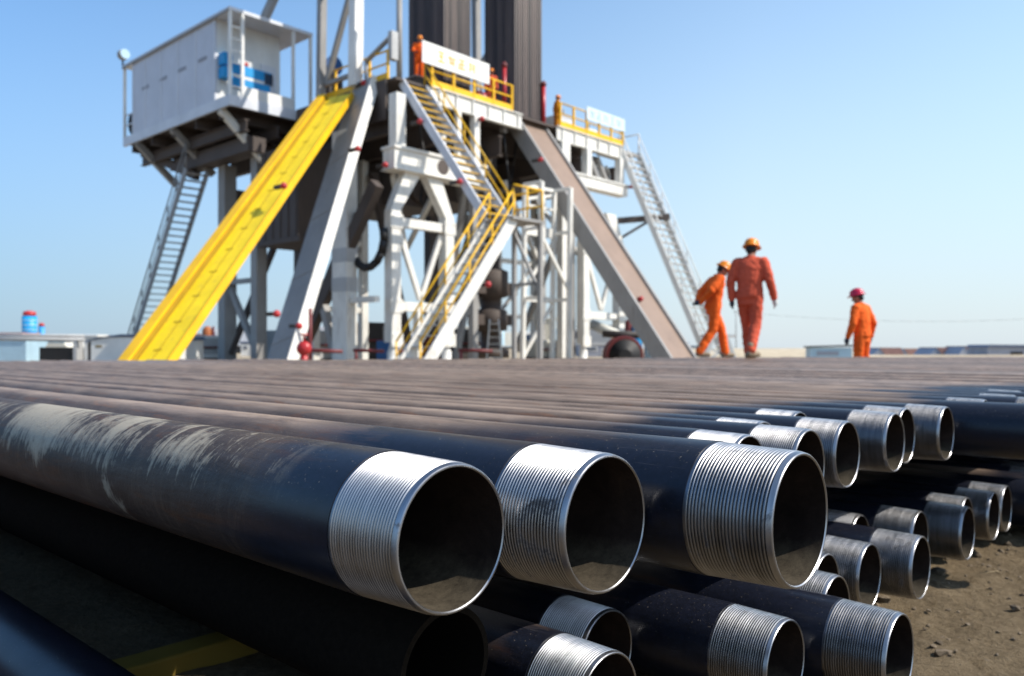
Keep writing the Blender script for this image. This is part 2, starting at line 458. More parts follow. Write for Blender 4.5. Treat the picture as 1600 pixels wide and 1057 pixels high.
def bore_mat():
    t = NT('pipe_bore')
    mp = t.coords((1, 1, 1))
    n1 = t.noise(mp, 14, 6, 0.7, 0.4); n2 = t.noise(mp, 60, 7, 0.8)
    r1 = t.ramp(n1, 0, [(0.3, (0.012, 0.008, 0.007)), (0.6, (0.030, 0.020, 0.016)), (0.8, (0.055, 0.036, 0.026))])
    dust = t.ramp(n2, 0, [(0.3, (0.030, 0.024, 0.017)), (0.7, (0.095, 0.077, 0.053))])
    # silt lying along the floor of the pipe
    tc = t.n('ShaderNodeTexCoord'); sp = t.n('ShaderNodeSeparateXYZ'); t.l(tc, 'Object', sp, 0)
    k = t.n('ShaderNodeMath', operation='MULTIPLY_ADD'); t.l(n1, 0, k, 0); k.inputs[1].default_value = -0.05; t.l(sp, 2, k, 2)
    r = t.n('ShaderNodeMapRange'); t.l(k, 0, r, 0)
    r.inputs[1].default_value = -0.085; r.inputs[2].default_value = -0.06; r.inputs[3].default_value = 1; r.inputs[4].default_value = 0
    mx = t.mix(r, 0, (r1, 0), (dust, 0))
    t.l(mx, 2, t.b, 'Base Color')
    t.b.inputs['Roughness'].default_value = 0.8
    t.b.inputs['Specular IOR Level'].default_value = 0.12
    t.bump(n2, 0, 0.22, 0.004)
    return t.m
M['bore'] = bore_mat()
M['boreshade'] = paint('shade_black_bore', (0.010, 0.008, 0.007), 0.9, 0.1, (0.02, 0.015, 0.01), 0, 1, 0.05)  # bore colour blackened to carry the same shade

def thread_mat(name, lo, hi, rough, dope_at):
    t = NT(name)
    mp = t.coords((1, 1, 1))
    n1 = t.noise(mp, 22, 6, 0.75, 0.8); n2 = t.noise(t.coords((70, 4, 4)), 2, 5, 0.7)
    base = t.ramp(n2, 0, [(0.3, lo), (0.7, hi)])
    oi = t.n('ShaderNodeObjectInfo')
    a = t.n('ShaderNodeMath', operation='MULTIPLY_ADD'); t.l(oi, 'Random', a, 0); a.inputs[1].default_value = 0.10; t.l(n1, 0, a, 2)
    dope = t.ramp(a, 0, [(dope_at, g3(0)), (dope_at + 0.1, g3(0.8))])
    mx = t.mix(dope, 0, (base, 0), (0.03, 0.025, 0.024))
    t.l(mx, 2, t.b, 'Base Color')
    iv = t.n('ShaderNodeMath', operation='SUBTRACT'); iv.inputs[0].default_value = 1.0; t.l(dope, 0, iv, 1); t.l(iv, 0, t.b, 'Metallic')
    rr = t.ramp(n2, 0, [(0.3, g3(rough)), (0.7, g3(rough + 0.12))]); t.l(rr, 0, t.b, 'Roughness')
    return t.m
M['thread'] = thread_mat('machined_thread_steel', (0.17, 0.17, 0.18), (0.29, 0.29, 0.31), 0.27, 0.64)
M['threadflank'] = thread_mat('bright_thread_flank', (0.30, 0.30, 0.31), (0.48, 0.48, 0.50), 0.30, 0.65)
M['threadroot'] = thread_mat('greasy_thread_root', (0.03, 0.03, 0.034), (0.075, 0.075, 0.08), 0.4, 0.58)

# ------------------------------------------------------------------ ground
def ground_mat():
    t = NT('dry_earth')
    mp = t.coords((1, 1, 1), rand=False)
    big = t.noise(mp, 0.35, 5, 0.6); mid = t.noise(mp, 4.0, 7, 0.7, 0.3); fine = t.noise(mp, 45, 6, 0.75)
    c1 = t.ramp(mid, 0, [(0.28, (0.095, 0.070, 0.042)), (0.5, (0.165, 0.120, 0.070)), (0.72, (0.235, 0.175, 0.105))])
    c2 = t.ramp(fine, 0, [(0.32, (0.05, 0.037, 0.022)), (0.5, (0.16, 0.118, 0.07)), (0.72, (0.29, 0.225, 0.145))])
    m1 = t.mix(0.5, None, (c1, 0), (c2, 0))
    # paler sand on the open yard
    tc = t.n('ShaderNodeTexCoord'); sp = t.n('ShaderNodeSeparateXYZ'); t.l(tc, 'Object', sp, 0)
    mr = t.n('ShaderNodeMapRange'); t.l(sp, 1, mr, 0)
    mr.inputs[1].default_value = 12; mr.inputs[2].default_value = 45; mr.inputs[3].default_value = 0; mr.inputs[4].default_value = 0.85
    sand = t.ramp(big, 0, [(0.3, (0.40, 0.32, 0.22)), (0.7, (0.52, 0.43, 0.31))])
    m2 = t.mix(mr, 0, (m1, 2), (sand, 0))
    t.l(m2, 2, t.b, 'Base Color')
    t.b.inputs['Roughness'].default_value = 0.95
    t.b.inputs['Specular IOR Level'].default_value = 0.15
    t.bump(fine, 0, 0.9, 0.02)
    return t.m
M['earth'] = ground_mat()

def axis_steps(lo, hi, fine_lo, fine_hi, step):
    out = []
    x = fine_lo; s = step
    while x > lo:
        out.append(x); s *= 1.35; x -= s
    out.append(lo); out = out[::-1]
    x = fine_lo + step
    while x < fine_hi:
        out.append(x); x += step
    s = step
    while x < hi:
        out.append(x); s *= 1.35; x += s
    out.append(hi)
    return out

def earth_z(x, y):
    d = math.hypot(x - 2.2, y - 2.4)
    w = max(0.12, min(1.0, 1.6 - d / 4.0)) if d < 12 else 0.12
    p = Vector((x, y, 0))
    h = noise.fractal(p * 2.3, 1.0, 2.0, 5) * 0.018 + noise.fractal(p * 11, 0.8, 2.1, 4) * 0.011
    if y > 85: h -= min(1.0, (y - 85) / 55) * (2.4 if x > 25 else 2.4 * max(0, min(1, (x - 5) / 20)))
    r = noise.noise(p * 26)
    h += max(0, r - 0.25) * 0.03
    if y > 85: return h
    return (h - 0.012) * w

xs = axis_steps(-1500, 1500, 0.7, 4.2, 0.022)
ys = axis_steps(-300, 2400, 1.2, 5.2, 0.026)
gm = bpy.data.meshes.new('ground')
gv = [(x, y, earth_z(x, y)) for y in ys for x in xs]
nx = len(xs)
gf = [(j * nx + i, j * nx + i + 1, (j + 1) * nx + i + 1, (j + 1) * nx + i) for j in range(len(ys) - 1) for i in range(nx - 1)]
gm.from_pydata(gv, [], gf)
gm.materials.append(M['earth'])
for p in gm.polygons: p.use_smooth = True
go = bpy.data.objects.new('ground', gm); COL.objects.link(go)
tag(go, kind='structure')

# sand bank on the far side of the yard
sb = MB()
rows = []
for i in range(30):
    x = 12 + i * 0.7
    h = 0.62 + 0.10 * noise.noise(Vector((x * 0.21, 1, 0))) + 0.05 * noise.noise(Vector((x * 0.8, 4, 0)))
    if x > 24: h *= max(0.0, 1 - (x - 24) / 6)
    rows.append([(x, 62, -0.05), (x, 64, h * 0.55), (x, 66.5, h), (x, 69.5, h), (x, 74, -0.05)])
vr = [[sb.bm.verts.new(p) for p in r] for r in rows]
for i in range(len(vr) - 1):
    for k in range(4):
        sb._face([vr[i][k], vr[i + 1][k], vr[i + 1][k + 1], vr[i][k + 1]], True)
t_ = NT('pale_sand'); nz_ = t_.noise(t_.coords(), 1.2, 6, 0.7)
rp_ = t_.ramp(nz_, 0, [(0.3, (0.42, 0.34, 0.23)), (0.7, (0.58, 0.48, 0.34))]); t_.l(rp_, 0, t_.b, 'Base Color'); t_.b.inputs['Roughness'].default_value = 0.95
M['sand'] = t_.m
tag(sb.build('sand_bank', M['sand']), kind='structure')

# clods and pebbles strewn on the earth beside the pipes
pb = MB()
rnd = random.Random(3)
for i in range(3200):
    x = rnd.uniform(1.0, 4.3); y = rnd.uniform(1.3, 5.2)
    s = rnd.choice([0.003, 0.004, 0.005, 0.006, 0.008]) * rnd.uniform(0.7, 1.4)
    if rnd.random() < 0.05: s *= 2.4
    m = Matrix.Translation((x, y, earth_z(x, y) + s * 0.2)) @ Matrix.Rotation(rnd.uniform(0, 6.28), 4, 'Z') @ Matrix.Diagonal((s * rnd.uniform(0.8, 1.7), s, s * rnd.uniform(0.5, 0.9), 1))
    r = bmesh.ops.create_icosphere(pb.bm, subdivisions=1, radius=1, matrix=m)
    for v in r['verts']: v.co += Vector((rnd.uniform(-1, 1), rnd.uniform(-1, 1), rnd.uniform(-1, 1))) * s * 0.22
t_ = NT('clod_earth'); nz_ = t_.noise(t_.coords(rand=False), 60, 4, 0.7)
rp_ = t_.ramp(nz_, 0, [(0.3, (0.07, 0.05, 0.03)), (0.55, (0.15, 0.11, 0.07)), (0.75, (0.26, 0.21, 0.15))]); t_.l(rp_, 0, t_.b, 'Base Color'); t_.b.inputs['Roughness'].default_value = 0.95
M['clod'] = t_.m
tag(pb.build('clods_and_pebbles', M['clod'], fix=False), 'loose earth clods and pebbles scattered on the bare ground beside the pipes', 'pebbles', kind='stuff')
st = MB()
for i in range(46):
    x = rnd.uniform(1.3, 3.6); y = rnd.uniform(1.5, 4.2); a = rnd.uniform(0, 3.14); l = rnd.uniform(0.02, 0.09)
    z = earth_z(x, y) + 0.004
    st.tube((x, y, z), (x + math.cos(a) * l, y + math.sin(a) * l, z + rnd.uniform(0, 0.006)), 0.0011, 5)
t_ = NT('straw'); t_.b.inputs['Base Color'].default_value = (0.30, 0.23, 0.13, 1); t_.b.inputs['Roughness'].default_value = 0.8
tag(st.build('straw', t_.m), 'thin dry straw bits lying on the bare earth', 'straw', kind='stuff')

# ------------------------------------------------------------------ casing pipes
PR, PB_, PL = 0.089, 0.0795, 11.5
P0 = Vector((-0.07, 0.92, 0))

def strip(bm, prof, seg, mi=0, closed_smooth=True):
    """each profile segment gets its own vertices: round but crisp along the length"""
    cs = [(math.cos(2 * math.pi * k / seg), math.sin(2 * math.pi * k / seg)) for k in range(seg)]
    for (x0, r0), (x1, r1) in zip(prof[:-1], prof[1:]):
        a = [bm.verts.new((x0, r0 * c, r0 * s)) for c, s in cs]
        b = [bm.verts.new((x1, r1 * c, r1 * s)) for c, s in cs]
        for k in range(seg):
            j = (k + 1) % seg
            fc = bm.faces.new([a[k], b[k], b[j], a[j]]); fc.smooth = True; fc.material_index = mi

def mesh_from(bm, name, mats):
    me = bpy.data.meshes.new(name); bm.to_mesh(me); bm.free()
    for m in mats: me.materials.append(m)
    return me

TL = 0.116                                   # length of the threaded pin
def thread_mesh(seg, n=23):
    bm = bmesh.new()
    x_end = 0.0075; pitch = (TL - 0.003 - x_end) / n
    prof = [(TL, PR - 0.0009)]
    for i in range(n):
        x = TL - 0.003 - i * pitch
        r = PR - 0.0009 - 0.0030 * (i / n)
        prof += [(x, r), (x - pitch * 0.34, r - 0.0001), (x - pitch * 0.56, r - 0.0016), (x - pitch * 0.80, r - 0.0016)]
    prof += [(x_end, PR - 0.0042), (0.0012, PR - 0.0058), (0.0, PR - 0.0068), (0.0, PB_ + 0.0012), (0.0014, PB_)]
    # outward-facing: the profile runs towards the open end, then in over the lip
    strip(bm, prof[::-1], seg)
    bmesh.ops.reverse_faces(bm, faces=bm.faces[:])
    for fc in bm.faces:
        c = fc.calc_center_median(); rr = max(math.hypot(v.co.y, v.co.z) for v in fc.verts); lo = min(math.hypot(v.co.y, v.co.z) for v in fc.verts)
        taper = PR - 0.0009 - 0.0030 * max(0, (TL - 0.003 - c.x)) / (TL - 0.003 - x_end)
        if x_end < c.x < TL - 0.003 and lo < taper - 0.0010:
            near_v = min(fc.verts, key=lambda v: v.co.x); far_v = max(fc.verts, key=lambda v: v.co.x)
            front_flank = math.hypot(far_v.co.y, far_v.co.z) - math.hypot(near_v.co.y, near_v.co.z) > 0.0008
            fc.material_index = 2 if front_flank else 1
    for fc in bm.faces:
        c = fc.calc_center_median()
        if c.x < x_end: fc.material_index = 2                 # freshly cut lip
    return mesh_from(bm, 'thread', [M['thread'], M['threadroot'], M['threadflank']])

def body_mesh(seg, mat, x0=TL, plain=False):
    bm = bmesh.new()
    strip(bm, [(x0, PR), (PL, PR)], seg, 0)
    bmesh.ops.reverse_faces(bm, faces=bm.faces[:])
    n0 = len(bm.faces)
    strip(bm, [(x0, PR), (x0, PR - 0.0012 if not plain else PB_)], seg, 0)
    strip(bm, [(PL, PB_), (PL, PR)], seg, 0)
    strip(bm, [(0.0014 if not plain else x0, PB_), (PL, PB_)], seg, 1)
    bmesh.ops.recalc_face_normals(bm, faces=bm.faces[:])
    for fc in bm.faces:
        c = fc.calc_center_median(); rad = Vector((0, c.y, c.z))
        want = 1 if fc.material_index == 0 else -1
        if abs(fc.normal.x) < 0.5 and fc.normal.dot(rad) * want < 0: fc.normal_flip()
        elif abs(fc.normal.x) >= 0.5:
            w = -1 if c.x < 5 else 1
            if fc.normal.x * w < 0: fc.normal_flip()
    return mesh_from(bm, 'body', [mat, M['bore']])

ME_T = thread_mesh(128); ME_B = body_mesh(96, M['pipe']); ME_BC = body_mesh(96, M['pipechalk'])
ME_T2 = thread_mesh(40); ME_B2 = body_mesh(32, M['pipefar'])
ME_N = body_mesh(96, M['pipenavy']); ME_P = body_mesh(64, M['pipeshade'], 0.0, True); ME_P.materials[1] = M['boreshade']

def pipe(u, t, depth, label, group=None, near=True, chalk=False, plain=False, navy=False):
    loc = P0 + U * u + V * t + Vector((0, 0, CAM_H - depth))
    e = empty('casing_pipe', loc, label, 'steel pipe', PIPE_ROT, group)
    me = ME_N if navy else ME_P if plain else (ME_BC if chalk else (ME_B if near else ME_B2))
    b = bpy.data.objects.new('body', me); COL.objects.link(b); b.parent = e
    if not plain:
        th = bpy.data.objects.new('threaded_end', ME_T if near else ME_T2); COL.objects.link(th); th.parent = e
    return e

# top layer, counted from the camera side
TOP = [
    (0.000, -0.008, 0.214, 'nearest big casing pipe in the foreground, its top streaked with whitewash'),
    (0.179, -0.088, 0.214, 'second casing pipe of the top row, its bright thread smeared with dark grease'),
    (0.358, -0.253, 0.214, 'third casing pipe of the top row, reaching farthest to the right of the front three'),
    (0.578, 0.170, 0.266, 'casing pipe just behind the third front pipe, only the top edge of its thread showing'),
    (0.757, 0.086, 0.266, 'casing pipe behind the third front pipe, upper rim of its mouth peeking over it'),
    (0.935, 0.103, 0.264, 'casing pipe with a half hidden mouth second behind the third front pipe'),
    (1.113, 0.050, 0.262, 'first tall open casing pipe right behind the third front pipe, half its mouth hidden'),
    (1.291, 0.240, 0.268, 'recessed casing pipe with only a strip of thread above the open mouths, leftmost such strip'),
    (1.469, 0.099, 0.271, 'leftmost fully open mouth in the middle distance of the top row'),
    (1.647, 0.300, 0.268, 'recessed casing pipe, its thread strip showing between the first and second full mouths'),
    (1.825, 0.097, 0.271, 'casing pipe with an open mouth overlapping a second darker mouth just behind it'),
    (2.003, 0.121, 0.268, 'casing pipe whose dark narrow mouth shows behind the overlapping mouth in front'),
    (2.181, 0.056, 0.270, 'rightmost open mouthed casing pipe of the top row before the long dark pipe'),
    (2.365, -0.340, 0.266, 'long blue black casing pipe running out of the picture on the right'),
    (2.545, 0.030, 0.264, 'casing pipe whose bright thread strip shows above the long dark pipe on the right'),
    (2.725, -0.15, 0.264, 'dark casing pipe second behind the long blue black one at the right edge'),
    (2.905, 0.010, 0.264, 'casing pipe at the right edge, third behind the long blue black one'),
    (3.085, -0.12, 0.264, 'casing pipe at the right edge, fourth behind the long blue black one'),
    (3.265, 0.060, 0.264, 'casing pipe with a thread glint touching the right edge of the photo'),
]
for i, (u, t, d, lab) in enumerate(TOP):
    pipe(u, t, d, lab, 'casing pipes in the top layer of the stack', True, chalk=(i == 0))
# the rest of the top layer, running back to the rig
BACK = [(3.2, 11.5), (4.0, 11.1), (6.0, 9.4), (8.0, 8.1), (10.0, 7.26), (12.0, 6.3), (13.0, 5.5), (14.5, 4.27), (16.4, 2.7)]
def back_t(u):
    for (a, ta), (b, tb) in zip(BACK[:-1], BACK[1:]):
        if a <= u <= b: return ta + (tb - ta) * (u - a) / (b - a)
    return BACK[-1][1]
rp = random.Random(11)
u = 3.445
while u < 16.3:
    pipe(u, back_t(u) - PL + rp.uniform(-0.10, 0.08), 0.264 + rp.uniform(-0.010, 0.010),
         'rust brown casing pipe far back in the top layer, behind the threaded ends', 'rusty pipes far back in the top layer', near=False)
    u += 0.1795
# middle layer: plain ends set back in the shade
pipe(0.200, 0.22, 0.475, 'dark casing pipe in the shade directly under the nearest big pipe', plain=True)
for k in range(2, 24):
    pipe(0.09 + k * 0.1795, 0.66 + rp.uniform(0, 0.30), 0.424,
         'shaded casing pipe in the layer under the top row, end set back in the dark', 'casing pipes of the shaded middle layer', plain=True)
# bottom layer
BOT = [
    (0.480, 0.126, 'bottom layer casing pipe at the lower edge under the second front pipe, thread shining'),
    (0.659, 0.258, 'bottom layer casing pipe behind the lower edge one, shadow across its thread'),
    (0.838, -0.020, 'bottom layer casing pipe below the third front pipe, its mouth cut by the lower edge'),
    (1.017, -0.165, 'lower right casing pipe with a big open mouth resting near the bare earth'),
    (1.196, 0.024, 'bottom layer casing pipe with a thread peeking out above the lower right big mouth'),
    (1.375, 0.116, 'bottom layer casing pipe, small arc of dark mouth left of the paired mouths'),
    (1.554, 0.074, 'left one of two paired open mouths in the bottom layer'),
    (1.733, 0.002, 'right one of two paired open mouths in the bottom layer, standing clear over the earth'),
    (1.912, 0.225, 'bottom layer casing pipe set back with a sunlit wedge on its shaded thread'),
    (2.091, 0.107, 'bottom layer casing pipe with a deep blue shaded thread behind the paired mouths'),
    (2.270, 0.017, 'bottom layer casing pipe alone in front of the far trio, round mouth above the soil'),
    (2.449, 0.063, 'bottom layer casing pipe showing only its thread top over the lone mouth'),
    (2.628, 0.020, 'bottom layer casing pipe with a narrow lit rim, second last mouth on the right'),
    (2.807, 0.018, 'last open mouth of the bottom layer on the right, in shade'),
    (2.990, -0.150, 'bottom layer casing pipe with a bright thread cut by the right edge'),
    (3.170, -0.300, 'bottom layer casing pipe beyond the right edge thread'),
]
for u_, t_v, lab in BOT:
    pipe(u_, t_v, 0.592, lab, 'casing pipes of the bottom layer')
pipe(-0.130, -0.6, 0.592, 'blue black casing pipe lying in the bottom left corner', 'casing pipes of the bottom layer', navy=True)
for k in range(8):
    pipe(3.35 + k * 0.1795, -0.1 + rp.uniform(-0.2, 0.2), 0.592, 'bottom layer casing pipe hidden beyond the right edge of the stack', 'hidden bottom layer pipes', near=False)
# unseen neighbouring stack, added to shade the gap on the left
for lay, (d_, u0) in enumerate(((0.592, -0.315), (0.424, -0.60), (0.264, -0.69))):
    for k in range(5):
        pipe(u0 - k * 0.1795, 0.25 + rp.uniform(0, 0.2), d_, 'unseen casing pipe of the neighbouring stack, added on the left to shade the gap', 'unseen pipes of the neighbouring stack, added for shade', near=False)
for k in range(5):  # longer rows added beside the camera to block bounced light
    for lay, d_ in enumerate((0.592, 0.424)):
        pipe(-1.70 - k * 0.1795, -5.5 + rp.uniform(0, 0.3), d_, 'unseen casing pipe of the neighbouring stack, added on the left to shade the gap', 'unseen pipes of the neighbouring stack, added for shade', near=False)
# timbers between the layers
def bearer(t, u0, u1, z0, z1, mat, label, w=0.10):
    e = empty('timber_bearer', P0 + V * t + U * u0 + Z3 * z0, label, 'timber', RIG_ROT)
    mb = MB(); mb.box((0, -w / 2, 0), (u1 - u0, w / 2, z1 - z0))
    tag(mb.build('timber', mat, e, 0.006))
bearer(1.14, -0.5, 5.2, -0.02, 0.0385, M['yellowbar'], 'dull ochre bearer on the ground crossing under the bottom pipes at the front', 0.08)
bearer(5.6, -0.5, 5.2, -0.02, 0.0385, M['timber'], 'dark bearer on the ground under the middle of the pipe stack')
bearer(10.4, -0.5, 5.2, -0.02, 0.0385, M['timber'], 'dark bearer on the ground under the far end of the pipe stack')
for t_ in (5.6, 10.4):
    bearer(t_, 0.10, 0.33, 0.0385, CAM_H - 0.5645, M['timber'], 'packing block under the dark pipe below the nearest big pipe, towards its ' + ('middle' if t_ < 6 else 'far end'), 0.2)
bearer(1.9, -0.10, 0.47, CAM_H - 0.3345, CAM_H - 0.3035, M['timber'], 'short packing timber raising the three front pipes at their near end')
bearer(9.6, -0.10, 0.47, CAM_H - 0.3345, CAM_H - 0.3035, M['timber'], 'short packing timber raising the three front pipes at their far end')

# ------------------------------------------------------------------ drilling rig
FZ = 11.22                                    # drill floor height
AX = Vector((1, 0, 0)); AY = Vector((0, 1, 0))

# ---- substructure: towers, girders, deck
SO = (0, 0, 0)
sub = rig_thing('rig_substructure', SO, 'tall steel substructure of the drilling rig, white braced towers under a dark brown floor', 'substructure')
def spart(name, mat, fn, bevel=0.0):
    mb = MB(SO); fn(mb)
    return mb.build(name, mat, sub, bevel)
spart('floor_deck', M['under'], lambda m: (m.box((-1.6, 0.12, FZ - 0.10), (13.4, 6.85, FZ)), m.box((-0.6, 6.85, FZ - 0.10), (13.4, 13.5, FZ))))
def edge_l(m):
    m.ibeam((0.1, 0, FZ - 0.36), (5.55, 0, FZ - 0.36), 0.22, 0.70, AY)
    for k in range(6): m.box((0.5 + k * 0.95, -0.10, FZ - 0.66), (0.54 + k * 0.95, -0.025, FZ - 0.06))
spart('edge_beam', M['white'], edge_l)
def edge_r(m):
    m.ibeam((8.05, 0, FZ - 0.36), (13.5, 0, FZ - 0.36), 0.22, 0.70, AY)
    for k in range(6): m.box((8.4 + k * 0.95, -0.10, FZ - 0.66), (8.44 + k * 0.95, -0.025, FZ - 0.06))
spart('edge_beam', M['white'], edge_r)
def deep(m):
    for b in (2.6, 5.2, 7.8, 10.4, 12.8): m.ibeam((-1.4, b, FZ - 0.62), (13.3, b, FZ - 0.62), 0.30, 1.0, AY)
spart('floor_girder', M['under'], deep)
def longi(m):
    for a in (-1.3, 1.1, 4.4, 8.6, 10.2, 13.1): m.ibeam((a, 0.2, FZ - 1.6), (a, 13.3, FZ - 1.6), 0.30, 0.9, AX)
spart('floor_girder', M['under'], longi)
spart('side_plate', M['under'], lambda m: m.box((-1.72, 0.6, FZ - 1.6), (-1.62, 6.8, FZ - 0.02)))

def shoe(m, a, b):
    m.lathe((a, b, 0.0), [(0.34, 0), (0.34, 0.06), (0.20, 0.10), (0.22, 0.5), (0.13, 0.75), (0.10, 0.95)], 12)

# left front tower
def tower(a0, a1, full):
    spart('tower_post', M['white'], lambda m: m.beam((a0, 0, 0.9), (a0, 0, 6.0), 0.46, 0.46, AX), 0.015)
    spart('tower_post', M['white'], lambda m: m.beam((a1, 0, 0.9), (a1, 0, 6.0), 0.46, 0.46, AX), 0.015)
    mid = (a0 + a1) / 2
    spart('tower_knee', M['white'], lambda m: m.poly([(a0 - 0.22, -0.2, 6.0), (a0 + 0.24, -0.2, 6.0), (mid - 0.15, -0.2, 7.5), (mid - 0.95, -0.2, 7.5)], (0, 0.4, 0)))
    spart('tower_knee', M['white'], lambda m: m.poly([(a1 - 0.24, -0.2, 6.0), (a1 + 0.22, -0.2, 6.0), (mid + 0.95, -0.2, 7.5), (mid + 0.15, -0.2, 7.5)], (0, 0.4, 0)))
    spart('crossbar', M['white'], lambda m: m.beam((a0 + 0.235, 0, 5.55), (a1 - 0.235, 0, 5.55), 0.30, 0.36, AY), 0.01)
    spart('crossbar', M['white'], lambda m: m.beam((a0 + 0.235, 0, 2.30), (a1 - 0.235, 0, 2.30), 0.30, 0.36, AY), 0.01)
    spart('brace', M['white'], lambda m: m.beam((a0 + 0.3, 0.02, 5.25), (mid, 0.02, 2.6), 0.16, 0.20, AY))
    spart('brace', M['white'], lambda m: m.beam((a1 - 0.3, 0.02, 5.25), (mid, 0.02, 2.6), 0.16, 0.20, AY))
    spart('foot', M['whiteclean'], lambda m: shoe(m, a0, 0))
    spart('foot', M['whiteclean'], lambda m: shoe(m, a1, 0))
tower(-1.85, 0.95, True)
tower(10.1, 13.1, True)
spart('inner_stub', M['white'], lambda m: m.beam((-0.6, 0, 0), (-0.6, 0, 2.12), 0.22, 0.3, AX))
# white girders that carry the floor
def girder1(m):
    m.box((-2.05, -0.35, 7.56), (2.9, 0.35, 8.30))
    m.box((-2.10, -0.42, 8.30), (2.95, 0.42, 8.42)); m.box((-2.10, -0.42, 7.50), (2.95, 0.42, 7.56))
spart('girder', M['white'], girder1, 0.01)
def girder2(m):
    m.box((8.7, -0.30, 8.55), (13.5, 0.30, 9.05)); m.box((8.66, -0.36, 9.05), (13.54, 0.36, 9.14))
spart('girder', M['white'], girder2, 0.01)
spart('lug', M['under'], lambda m: (m.lathe((0.45, -0.37, 7.95), [(0.30, 0), (0.30, 0.10)], 16, 'Y')))
for a, z0, z1, w in ((-1.62, 8.42, 10.5, 0.46), (0.75, 8.42, 9.5, 0.18), (1.6, 8.42, 10.5, 0.22), (2.6, 8.42, 10.5, 0.3), (10.4, 9.14, 10.5, 0.36), (13.2, 9.14, 10.5, 0.36), (8.85, 9.14, 10.5, 0.22)):
    spart('upper_post', M['white'], lambda m: m.beam((a, 0, z0), (a, 0, z1), w, w, AX))
spart('upper_brace', M['grey'], lambda m: m.beam((10.9, 0.4, 10.4), (11.8, 0.4, 9.2), 0.35, 0.2, AY))
spart('upper_brace', M['grey'], lambda m: m.beam((11.8, 0.5, 10.4), (12.7, 0.5, 9.2), 0.35, 0.2, AY))
# rear and side columns
for a, b, z1, w, mt in ((-2.6, 11.25, FZ - 2, 0.62, 'grey'), (-2.6, 8.45, FZ - 2, 0.52, 'grey'), (8.45, 0.0, FZ - 0.75, 0.36, 'white'), (9.55, 0.35, FZ - 2, 0.34, 'grey'),
                    (3.4, 3.0, FZ - 2, 0.40, 'under'), (1.1, 10.8, FZ - 2, 0.5, 'under'), (9.9, 11.0, FZ - 2, 0.5, 'under'), (13.0, 10.5, FZ - 2, 0.5, 'grey'), (13.0, 5.2, FZ - 2, 0.4, 'grey'), (2.7, 0.2, 7.5, 0.30, 'grey')):
    spart('column', M[mt], lambda m: m.beam((a, b, 0), (a, b, z1), w, w, AX), 0.01)
# banded column beside the leaning leg
spart('column', M['white'], lambda m: m.beam((-2.6, 2.05, 0), (-2.6, 2.05, FZ - 2), 0.52, 0.95, AX), 0.01)
for z in (4.05, 2.9):
    spart('grey_band', M['midgrey'], lambda m: m.box((-2.872, 1.56, z), (-2.328, 2.54, z + 0.55)))
spart('tie', M['grey'], lambda m: m.beam((-2.6, 8.72, 3.75), (-2.6, 10.93, 3.75), 0.2, 0.22, AX))
spart('brace', M['grey'], lambda m: m.beam((-2.6, 10.9, 3.4), (-2.6, 8.75, 0.7), 0.22, 0.28, AX))
spart('brace', M['under'], lambda m: m.beam((-2.6, 0.0, 6.9), (-2.6, 5.2, 0.5), 0.35, 0.5, AX))
spart('brace', M['grey'], lambda m: m.beam((-2.6, 2.6, 0.3), (-2.6, 4.6, 5.3), 0.3, 0.3, AX))
spart('tie', M['white'], lambda m: m.beam((-2.6, -0.0, 2.55), (-2.6, 1.55, 2.55), 0.25, 0.22, AX))
spart('brace', M['under'], lambda m: m.beam((3.4, 3.0, 1.0), (8.6, 3.4, 8.6), 0.3, 0.4, AY))
spart('brace', M['under'], lambda m: m.beam((1.1, 5.0, 8.6), (3.4, 5.2, 0.5), 0.3, 0.4, AY))
# machinery boxes slung under the floor
def slung(m):
    m.box((-3.0, 4.7, 5.3), (-0.8, 7.6, FZ - 2.05)); m.box((-3.08, 4.5, 5.1), (-0.7, 7.8, 5.3))
    for k in range(5): m.box((-3.04, 4.8 + k * 0.6, 5.35), (-3.0, 4.9 + k * 0.6, FZ - 2.1))
spart('slung_tank', M['under'], slung)
def dw(m):
    m.box((1.6, 4.2, 7.2), (4.6, 9.0, FZ - 2.0)); m.box((5.6, 5.2, 8.0), (9.0, 9.4, FZ - 2.0))
    m.lathe((3.1, 4.19, 8.0), [(0.6, 0), (0.6, -0.3)], 14, 'Y')
spart('winch_housing', M['under'], dw)
def bop(m):
    m.lathe((6.9, 3.2, 0.2), [(0.9, 0), (0.9, 0.4), (0.5, 0.5), (0.5, 1.3), (0.8, 1.35), (0.8, 2.3), (0.5, 2.4), (0.5, 2.9), (0.85, 3.0), (0.85, 4.2), (0.45, 4.4), (0.45, 7.4)], 18)
    m.box((5.6, 2.9, 1.8), (8.2, 3.5, 2.3)); m.box((5.4, 2.8, 3.3), (8.4, 3.6, 3.9))
spart('wellhead_stack', M['under'], bop)
# rear of the substructure: cross lattice far behind
def lat(m):
    for a in (-2.6, 1.1, 9.9): m.beam((a, 11.0, 0.4), (a + 3.2, 11.0, 7.6), 0.26, 0.26, AY)
    m.beam((-2.6, 11.2, 7.9), (13.0, 11.2, 7.9), 0.3, 0.5, AY)
spart('rear_lattice', M['under'], lat)
spart('rubber_hose', M['black'], lambda m: m.path([(-2.45 + 0.02 * k, 1.0 + 0.95 * math.sin(k * 0.42), 4.9 + 1.1 * math.cos(k * 0.42)) for k in range(13)], 0.16, 8))

